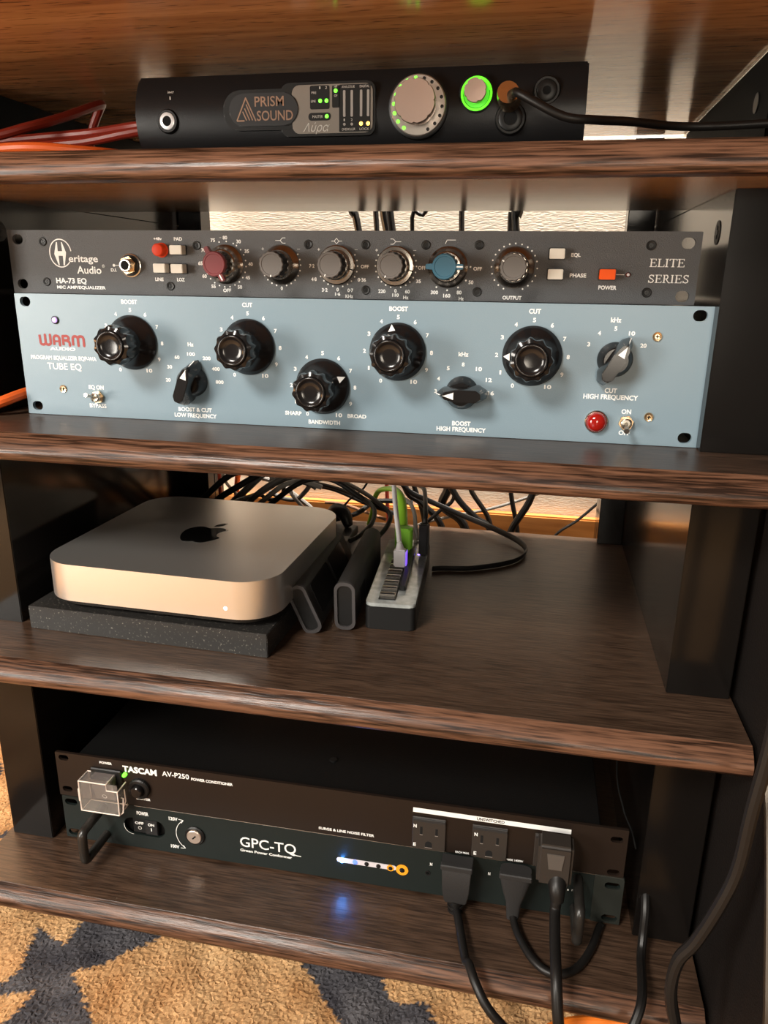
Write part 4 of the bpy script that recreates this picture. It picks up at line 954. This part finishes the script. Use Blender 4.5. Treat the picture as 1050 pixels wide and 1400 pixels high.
# ------------------------------------------------------------------ plugs and power cords
def cable(name, label, pts, r, m, group=None, cat='cable', flat=1.0, base=None, seg=10, sub=6):
    o0 = pts[0] if base is None else base
    bm = bmesh.new(); tube(bm, [(p[0] - o0[0], p[1] - o0[1], p[2] - o0[2]) for p in pts], r, seg, sub, flat)
    return tag(obj(name, bm, m, loc=o0), label, cat, group)
def plug_cord(loc, style, pts, label, r=3.4):
    e = empty('mains_cable', loc, label, 'cable')
    bm = bmesh.new()
    if style == 'flat':      # tapering moulded plug hanging down from the outlet
        b = bmesh.new()
        sec = [(0, 12.3, -1, -13), (-5, 12.3, -1, -13), (-6, 11.6, -1, -13.5), (-26, 10.6, -1, -13.5), (-36, 9.0, -2, -12.5), (-38, 8.0, -3, -12)]
        rings = [[b.verts.new(p) for p in ((-w, y0, z), (w, y0, z), (w, y1, z), (-w, y1, z))] for z, w, y0, y1 in sec]
        for k in range(len(rings) - 1):
            for i in range(4): b.faces.new((rings[k][i], rings[k][(i + 1) % 4], rings[k + 1][(i + 1) % 4], rings[k + 1][i]))
        b.faces.new(rings[0]); b.faces.new(rings[-1][::-1])
        bmesh.ops.bevel(b, geom=b.edges[:], offset=1.0, segments=2, affect='EDGES', clamp_overlap=True)
        merge(bm, b)
        obj('plug_body', bm, M['rubber2'], e)
        bm = bmesh.new(); box(bm, -12.6, 12.6, -15.2, -10, -4.6, .3, .8, 1); obj('plug_rim', bm, M['rubber2'], e)
        bm = bmesh.new()
        tube(bm, [(0, -7, -37), (-.5, -7, -58)], 6, 14, 8, smooth=False, ends=lambda t: 6.2 - 2.0 * t)
        for i in range(4): tube(bm, [(0, -7, -42 - i * 4.4), (0, -7, -44.4 - i * 4.4)], 6.6 - i * .55, 14, 1, smooth=False)
        obj('strain_relief', bm, M['rubber'], e)
    elif style == 'round':
        b = bmesh.new()
        sec = [(0, 12, -1, -13), (-6, 12, -1, -13), (-10, 11.6, -1, -13), (-20, 9.2, -2, -12.5), (-30, 6.2, -3, -12), (-46, 4.8, -3.5, -11)]
        rings = []
        for z, w, y0, y1 in sec: rings.append([b.verts.new((w * math.copysign(abs(math.cos(t)) ** .6, math.cos(t)), (y0 + y1) / 2 + (y1 - y0) / 2 * math.copysign(abs(math.sin(t)) ** .6, math.sin(t)), z)) for t in [2 * pi * i / 20 for i in range(20)]])
        for k in range(len(rings) - 1):
            for i in range(20): b.faces.new((rings[k][i], rings[k][(i + 1) % 20], rings[k + 1][(i + 1) % 20], rings[k + 1][i]))
        b.faces.new(rings[0]); b.faces.new(rings[-1][::-1]); merge(bm, b)
        obj('plug_body', bm, M['rubber2'], e, sharp=50)
        bm = bmesh.new(); box(bm, -12.6, 12.6, -14.8, -10, -4.6, .3, .8, 1); obj('plug_rim', bm, M['rubber2'], e)
    else:
        box(bm, -13, 13, -18, 0, -36, 0, 2.4, 3); obj('plug_body', bm, mat('outlet_black', (.03, .024, .02), .5), e)
        bm = bmesh.new(); b = bmesh.new(); prism(bm, [(-6.6, -6), (6.6, -6), (5.2, -20), (-4.6, -20)], -17.9, -18.8, 'y', .3); obj('raised_pad', bm, mat('pad_grey', (.085, .072, .062), .55), e)
        bm = bmesh.new(); tube(bm, [(3, -14, -32), (3, -20, -36), (3.5, -23, -44)], 6.0, 14, 4, ends=lambda t: 7.6 - 2.6 * t); obj('strain_relief', bm, M['rubber'], e)
    bm = bmesh.new(); tube(bm, [(p[0] - loc[0], p[1] - loc[1], p[2] - loc[2]) for p in pts], r, 12, 7); obj('cord', bm, M['rubber'], e)
    return e
plug_cord((343.7, -9.5, -337.5), 'flat', [(343.3, -16.5, -383.4), (347, -28, -381.5), (356, -66, -379), (360, -76, -375), (366, -88, -378), (376, -98, -387), (393, -103, -401), (425, -118, -416)], 'black power cord with square tapered plug, left of the three plugs')
plug_cord((389.5, -9.5, -337.5), 'round', [(389.5, -17, -380), (391, -24, -382), (396, -38, -382.5), (407, -56, -382.5), (421, -64, -382.8), (437, -56, -382.8), (449, -36, -383), (457, -13, -383.3), (459, -12, -384)], 'black power cord with rounded plug, looping back on the bottom shelf', 3.0)
plug_cord((417.5, -11, -301), 'block', [(420.5, -34, -344), (420, -38, -352), (420, -60, -356), (421, -86, -362), (423, -98, -378), (427, -104, -400), (436, -112, -415)], 'thick black power cord dropping straight from the block plug', 4.0)
cable('mains_cable', 'black cord hanging from behind the power units over the shelf edge', [(489, 20, -330), (488, -16, -352), (487, -26, -372), (485, -40, -380), (480, -80, -372), (474, -94, -382), (466, -99, -400), (452, -112, -417)], 3.4, M['rubber'], cat='cable')
cable('mains_cable', 'long black cord winding down in front of the equipment case', [(517, -128, -60), (515, -126, -110), (514, -125, -144), (512, -124, -177), (511, -122, -217), (506, -121, -244), (497, -118, -278), (489, -116, -298), (488, -116, -325), (496, -116, -360), (505, -116, -414)], 3.9, M['rubber'], cat='cable')
orange = mat('orange_cable_jacket', (.75, .125, .02), .4)
redc = mat('red_cable_jacket', (.22, .020, .010), .38)
cable('patch_cable', 'bright orange cable lying on the rug at the foot of the shelves', [(405, -100, -416.5), (418, -82, -416.5), (434, -72, -416.5), (452, -67, -416.5), (473, -65, -416.5), (499, -68, -416.5), (530, -80, -416.5)], 3.6, mat('floor_orange_jacket', (.85, .20, .02), .45))
cable('hanging_wire', 'thin black wire hanging behind the power units on the right', [(468, 60, -195), (462, 30, -262), (468, 14, -290), (474, 1, -300), (478, -4, -312)], 0.7, mat('matte_wire', (.004, .004, .004), .8, spec=.1), cat='wire')
# cables at the top left
cable('patch_cable', 'dark red cable rising in a sharp loop at the top left', [(-70, 0, 190), (-28, 20, 194), (1, 40, 205), (14, 66, 216), (22, 88, 226), (25, 100, 230.5), (20, 106, 229), (10, 110, 216), (4, 112, 200), (0, 112, 184), (-10, 110, 176)], 3.4, redc)
cable('patch_cable', 'dark red cable passing behind the audio interface, upper one', [(-100, 50, 194), (-59, 55, 197), (-2, 60, 201), (41, 58, 203), (80, 45, 204), (104, 42, 204.5)], 3.4, redc)
cable('patch_cable', 'dark red cable passing behind the audio interface, lower one', [(-70, 28, 183), (-30, 28, 187), (18, 28, 190), (53, 27, 192), (84, 25, 196), (108, 25, 199)], 3.2, redc)
cable('patch_cable', 'bright orange-red cable resting on the top shelf front edge', [(-80, -30, 176.5), (-20, -34, 176.5), (30, -42, 177.2), (60, -44, 177.4), (88, -36, 176), (106, -20, 175.5), (116, 20, 175.5)], 3.4, orange)
cable('patch_cable', 'orange cable emerging behind the light blue equalizer at its left', [(-66, -26, 4.6), (-44, -26, 4.6), (-26, -22, 6), (-12, -14, 10.5), (-7, -2, 13.5), (-4.5, 8, 15), (2, 17, 17), (12, 24, 20)], 4.0, orange)
# hanging looms behind the desk
HANG = [('slanting black cable behind the rack units, nearest the left', [(140, 365, 230), (155, 365, 193), (165, 366, 171), (172, 367, 150), (207, 368, -47), (230, 369, -140), (250, 370, -160), (277, 371, -190), (285, 372, -260)], 3.2, 'rubber'),
 ('black cable falling beside the slanting one behind the rack', [(190, 380, 230), (190, 380, 150), (219, 381, -82), (238, 382, -139), (254, 382, -190), (256, 382, -260)], 2.4, 'rubber'),
 ('thickest black cable curving down behind the third shelf', [(196, 396, 230), (200, 396, 150), (273, 396, -79), (281, 396, -140), (274, 397, -170), (301, 398, -193), (315, 399, -250)], 4.3, 'rubber'),
 ('thin black cable crossing the thickest one behind the shelf', [(262, 358, 230), (248, 358, 171), (234, 358, 150), (270, 358, -79), (292, 357, -142), (274, 356, -166), (256, 356, -190), (250, 356, -250)], 1.8, 'rubber'),
 ('braided black cable slanting down right behind the shelf', [(212, 348, 230), (214, 348, 150), (268, 348, -79), (292, 349, -138), (318, 350, -167), (338, 350, -184), (350, 352, -250)], 3.0, 'rubber'),
 ('black cable just right of the braided one, falling straight', [(283, 388, 230), (285, 388, 150), (298, 389, -78), (307, 389, -140), (334, 390, -185), (340, 390, -250)], 2.4, 'rubber'),
 ('vertical black cable right of centre behind the shelf', [(341, 365, 230), (342, 366, 170), (339, 367, 151), (352, 368, -75), (358, 369, -139), (369, 370, -190), (372, 370, -250)], 2.2, 'rubber'),
 ('black cable slanting down left, rightmost of the hanging loom', [(347, 358, 230), (348, 358, 170), (346, 358, 151), (386, 357, -73), (383, 357, -137), (360, 358, -188), (352, 358, -250)], 3.2, 'rubber')]
for lb, p, r, m in HANG: cable('signal_cable', lb, p, r * 1.3, M[m], 'cables hanging behind the desk')
grey = mat('grey_cable_jacket', (.26, .24, .22), .45); dgrey = mat('dark_grey_cable_jacket', (.09, .083, .078), .45)
cable('signal_cable', 'grey cable rising to the right behind the shelf', [(225, 398, -210), (249, 399, -196), (290, 400, -183), (340, 402, -169), (397, 404, -145), (440, 405, -118)], 2.0, grey)
cable('signal_cable', 'thin black cable rising at far right behind the shelf', [(530, 380, -80), (492, 380, -117), (461, 375, -146), (438, 372, -169), (412, 366, -190), (395, 362, -230)], 1.7, M['rubber'])
cable('flat_cable', 'flat black cable looping forward onto the third shelf', [(220, 352, -120), (238, 352, -141), (269, 343, -151), (307, 328, -160), (340, 304, -163.5), (371, 272, -166), (380, 246, -168), (367, 214, -168.6), (331, 188, -168.8), (300, 180, -168.8), (291.5, 176, -168.6)], 3.2, M['rubber'], flat=.45)
cable('signal_cable', 'black cable arching over to the right drive', [(112, 318, -116), (129, 318, -117), (162, 300, -118), (193, 270, -119), (220, 240, -122), (241, 215, -128), (242, 198, -135), (237, 182, -141)], 2.4, M['rubber'])
cable('signal_cable', 'black cable arching down to the leaning drive', [(95, 322, -126), (112, 320, -127), (165, 292, -127), (199, 262, -127), (221, 230, -128), (225, 203, -135), (218, 180, -141), (211, 166, -143)], 2.4, M['rubber'])
cable('signal_cable', 'brownish cable crossing behind the drives', [(140, 330, -156), (154, 330, -156), (168, 330, -158), (192, 322, -162), (218, 312, -166)], 2.0, mat('brown_cable', (.23, .11, .06), .45))
cable('signal_cable', 'short black cable bending behind the small flat box', [(140, 296, -168), (155, 300, -168), (183, 310, -161), (201, 325, -150), (223, 335, -150), (245, 340, -152)], 3.0, M['rubber'])
gcol = mat('lime_green_cable', (.28, .58, .04), .35)
g_ = empty('green_lead', (264.5, 150, -148), 'lime green lead plugged into the usb hub', 'cable')
bm = bmesh.new(); tube(bm, [(-64, 150, -22), (-60, 150, -7), (-55, 140, 14), (-47, 130, 26), (-29, 100, 37), (-17, 72, 42), (-9, 52, 38), (-5, 34, 25), (-3, 22, 14)], 3.4, 12, 6, ends=lambda t: 2.8 + 3.2 * max(0, t - .5) / .5); obj('cord', bm, gcol, g_)
bm = bmesh.new(); prism(bm, rrect(0, 15, 17, 10, 3.5, 5), -2, 24, 'z', 1.5); 
obj('connector', bm, mat('green_connector', (.22, .55, .04), .4), g_); bm = bmesh.new(); box(bm, -6, 6, 12.6, 17.4, -2.6, -1.9); obj('connector_tip', bm, M['steel'], g_)
w_ = empty('white_lead', (270.5, 118, -146), 'white usb lead standing in the row of hub ports', 'cable')
bm = bmesh.new(); tube(bm, [(-23, 75, 66), (-20, 66, 56), (-13, 38, 43), (-6, 14, 30), (-2.5, 2, 22)], 2.3, 12, 6); obj('cord', bm, mat('white_cable', (.78, .76, .78), .4), w_)
bm = bmesh.new(); b = bmesh.new(); box(bm, -6.6, 4.6, -4, 4, .5, 17, 1.2, 2); tube(bm, [(-1.6, 0, 16), (-2.2, 1.6, 22)], 3, 12, 3, smooth=False, ends=lambda t: 4.4 - 2.0 * t); wp = obj('plug_housing', bm, mat('white_plug', (.74, .72, .76), .35), w_)
bm = bmesh.new(); box(bm, 4.4, 5.0, -3.4, 3.4, 2, 15.5, .2, 1); obj('lit_side', bm, mat('violet_glow', (.2, .1, .9), .3, emit=(.25, .1, 1), estr=.8), wp)
e_ = empty('black_lead', (285, 158, -148), 'black angled lead plugged beside the green one in the hub', 'cable')
bm = bmesh.new(); box(bm, -4.5, 4.5, -5, 5, 0, 32, 1.5, 2); obj('connector', bm, M['black'], e_)
bm = bmesh.new(); tube(bm, [(0, 0, 30), (0, 6, 38), (-4, 30, 44), (-12, 70, 46), (-30, 110, 40), (-50, 160, 32)], 2.2, 10, 6); obj('cord', bm, M['rubber'], e_)
k_ = empty('grey_lead', (272, 206, -163), 'grey lead with a flat plug at the far end of the hub', 'cable')
bm = bmesh.new(); box(bm, -6, 6, -3, 3, -6, 10, 1.4, 2); obj('connector', bm, mat('grey_plug', (.28, .26, .24), .4), k_)
bm = bmesh.new(); tube(bm, [(0, 0, 9), (-3, 4, 22), (-7, 16, 36), (-16, 34, 42), (-34, 60, 40)], 2.2, 10, 6); obj('cord', bm, grey, k_)
cable('signal_cable', 'red cable standing upright behind the green lead', [(212, 345, -90), (212, 342, -112), (214, 340, -151), (217, 338, -185)], 2.4, mat('red_cable', (.48, .06, .03), .4))
MESS = [([(-6, 272, -160), (4, 270, -151), (16, 268, -139), (48, 266, -112), (80, 264, -100)], 3.6, 'b', 'black cable rising behind the computer, leftmost of the tangle'),
 ([(14, 250, -155), (31, 250, -143), (46, 250, -131), (84, 248, -107), (110, 246, -90)], 3.6, 'b', 'thick black cable rising behind the computer, second from the left'),
 ([(14, 292, -166), (31, 290, -158), (49, 290, -142), (74, 290, -118), (95, 288, -98)], 4.2, 'd', 'dark grey cable rising behind the computer beside the black pair'),
 ([(30, 282, -162), (45, 280, -149), (61, 280, -142), (79, 280, -134), (92, 280, -120), (88, 280, -104), (74, 282, -98)], 3.2, 'g', 'grey cable hooking over behind the computer'),
 ([(60, 270, -165), (71, 270, -153), (85, 270, -140), (109, 270, -121), (131, 270, -115), (153, 272, -121)], 3.0, 'g', 'grey cable arching low behind the computer'),
 ([(76, 256, -160), (90, 255, -147), (106, 255, -133), (129, 255, -115), (149, 255, -107), (173, 255, -108), (207, 256, -128), (228, 268, -140)], 3.0, 'b', 'long black cable arching over the right rear corner of the computer'),
 ([(52, 302, -158), (64, 300, -146), (83, 300, -133), (99, 300, -123), (121, 300, -121), (138, 300, -131)], 2.6, 'd', 'dark cable arching deep in the tangle'),
 ([(80, 310, -112), (106, 310, -122), (124, 310, -129), (157, 311, -134), (194, 312, -148), (228, 312, -158)], 2.4, 'b', 'black cable sagging to the right behind the drives'),
 ([(140, 322, -124), (128, 320, -129), (119, 318, -141), (108, 318, -151), (92, 318, -151), (74, 320, -145)], 2.8, 'd', 'dark grey cable curled in the middle of the tangle'),
 ([(112, 300, -118), (109, 300, -130), (108, 300, -139), (119, 300, -152), (130, 300, -166)], 2.2, 'w', 'white cable end in the tangle'),
 ([(17, 306, -100), (17, 306, -117), (17, 306, -150), (16, 306, -171)], 2.2, 'r', 'thin red cable standing at left behind the computer'),
 ([(34, 328, -100), (33, 328, -119), (30, 328, -137), (27, 328, -170)], 3.4, 'o', 'orange-red cable standing behind the computer'),
 ([(22, 300, -112), (25, 300, -123), (30, 300, -134), (47, 300, -151), (58, 300, -166)], 2.0, 'p', 'pale cable slanting down behind the computer at left'),
 ([(204, 282, -112), (197, 280, -123), (182, 280, -136), (168, 280, -155), (162, 280, -170)], 1.2, 'b', 'thin black wire slanting behind the leaning drive'),
 ([(30, 335, -118), (42, 335, -128), (79, 335, -137), (102, 335, -152), (125, 335, -171), (135, 336, -200)], 3.0, 'g', 'grey cable slanting right at the back of the tangle'),
 ([(52, 262, -158), (66, 262, -146), (84, 262, -128), (108, 262, -112), (130, 262, -104)], 3.2, 'd', 'dark grey cable rising in the middle behind the computer'),
 ([(60, 306, -104), (80, 306, -114), (96, 306, -132), (92, 306, -146), (78, 306, -150), (64, 306, -142)], 2.4, 'b', 'black cable coiled behind the computer')]
cm = {'b': M['rubber'], 'd': dgrey, 'g': grey, 'w': mat('white_cable', (.7, .7, .7), .4), 'r': mat('red_cable', (.48, .06, .03), .4), 'o': orange, 'p': mat('pale_cable', (.55, .46, .36), .5)}
for p, r, k, lb in MESS: cable('signal_cable', lb, p, r, cm[k], 'tangle of cables behind the computer')
bm = bmesh.new(); tube(bm, [(160, 286, -152), (170, 276, -147), (180, 268, -150), (186, 262, -160)], 7, 14, 5, ends=lambda t: 5 + 3 * math.sin(t * pi)); o = obj('barrel_connector', bm, M['rubber']); tag(o, 'fat black connector behind the right rear corner of the computer', 'connector')
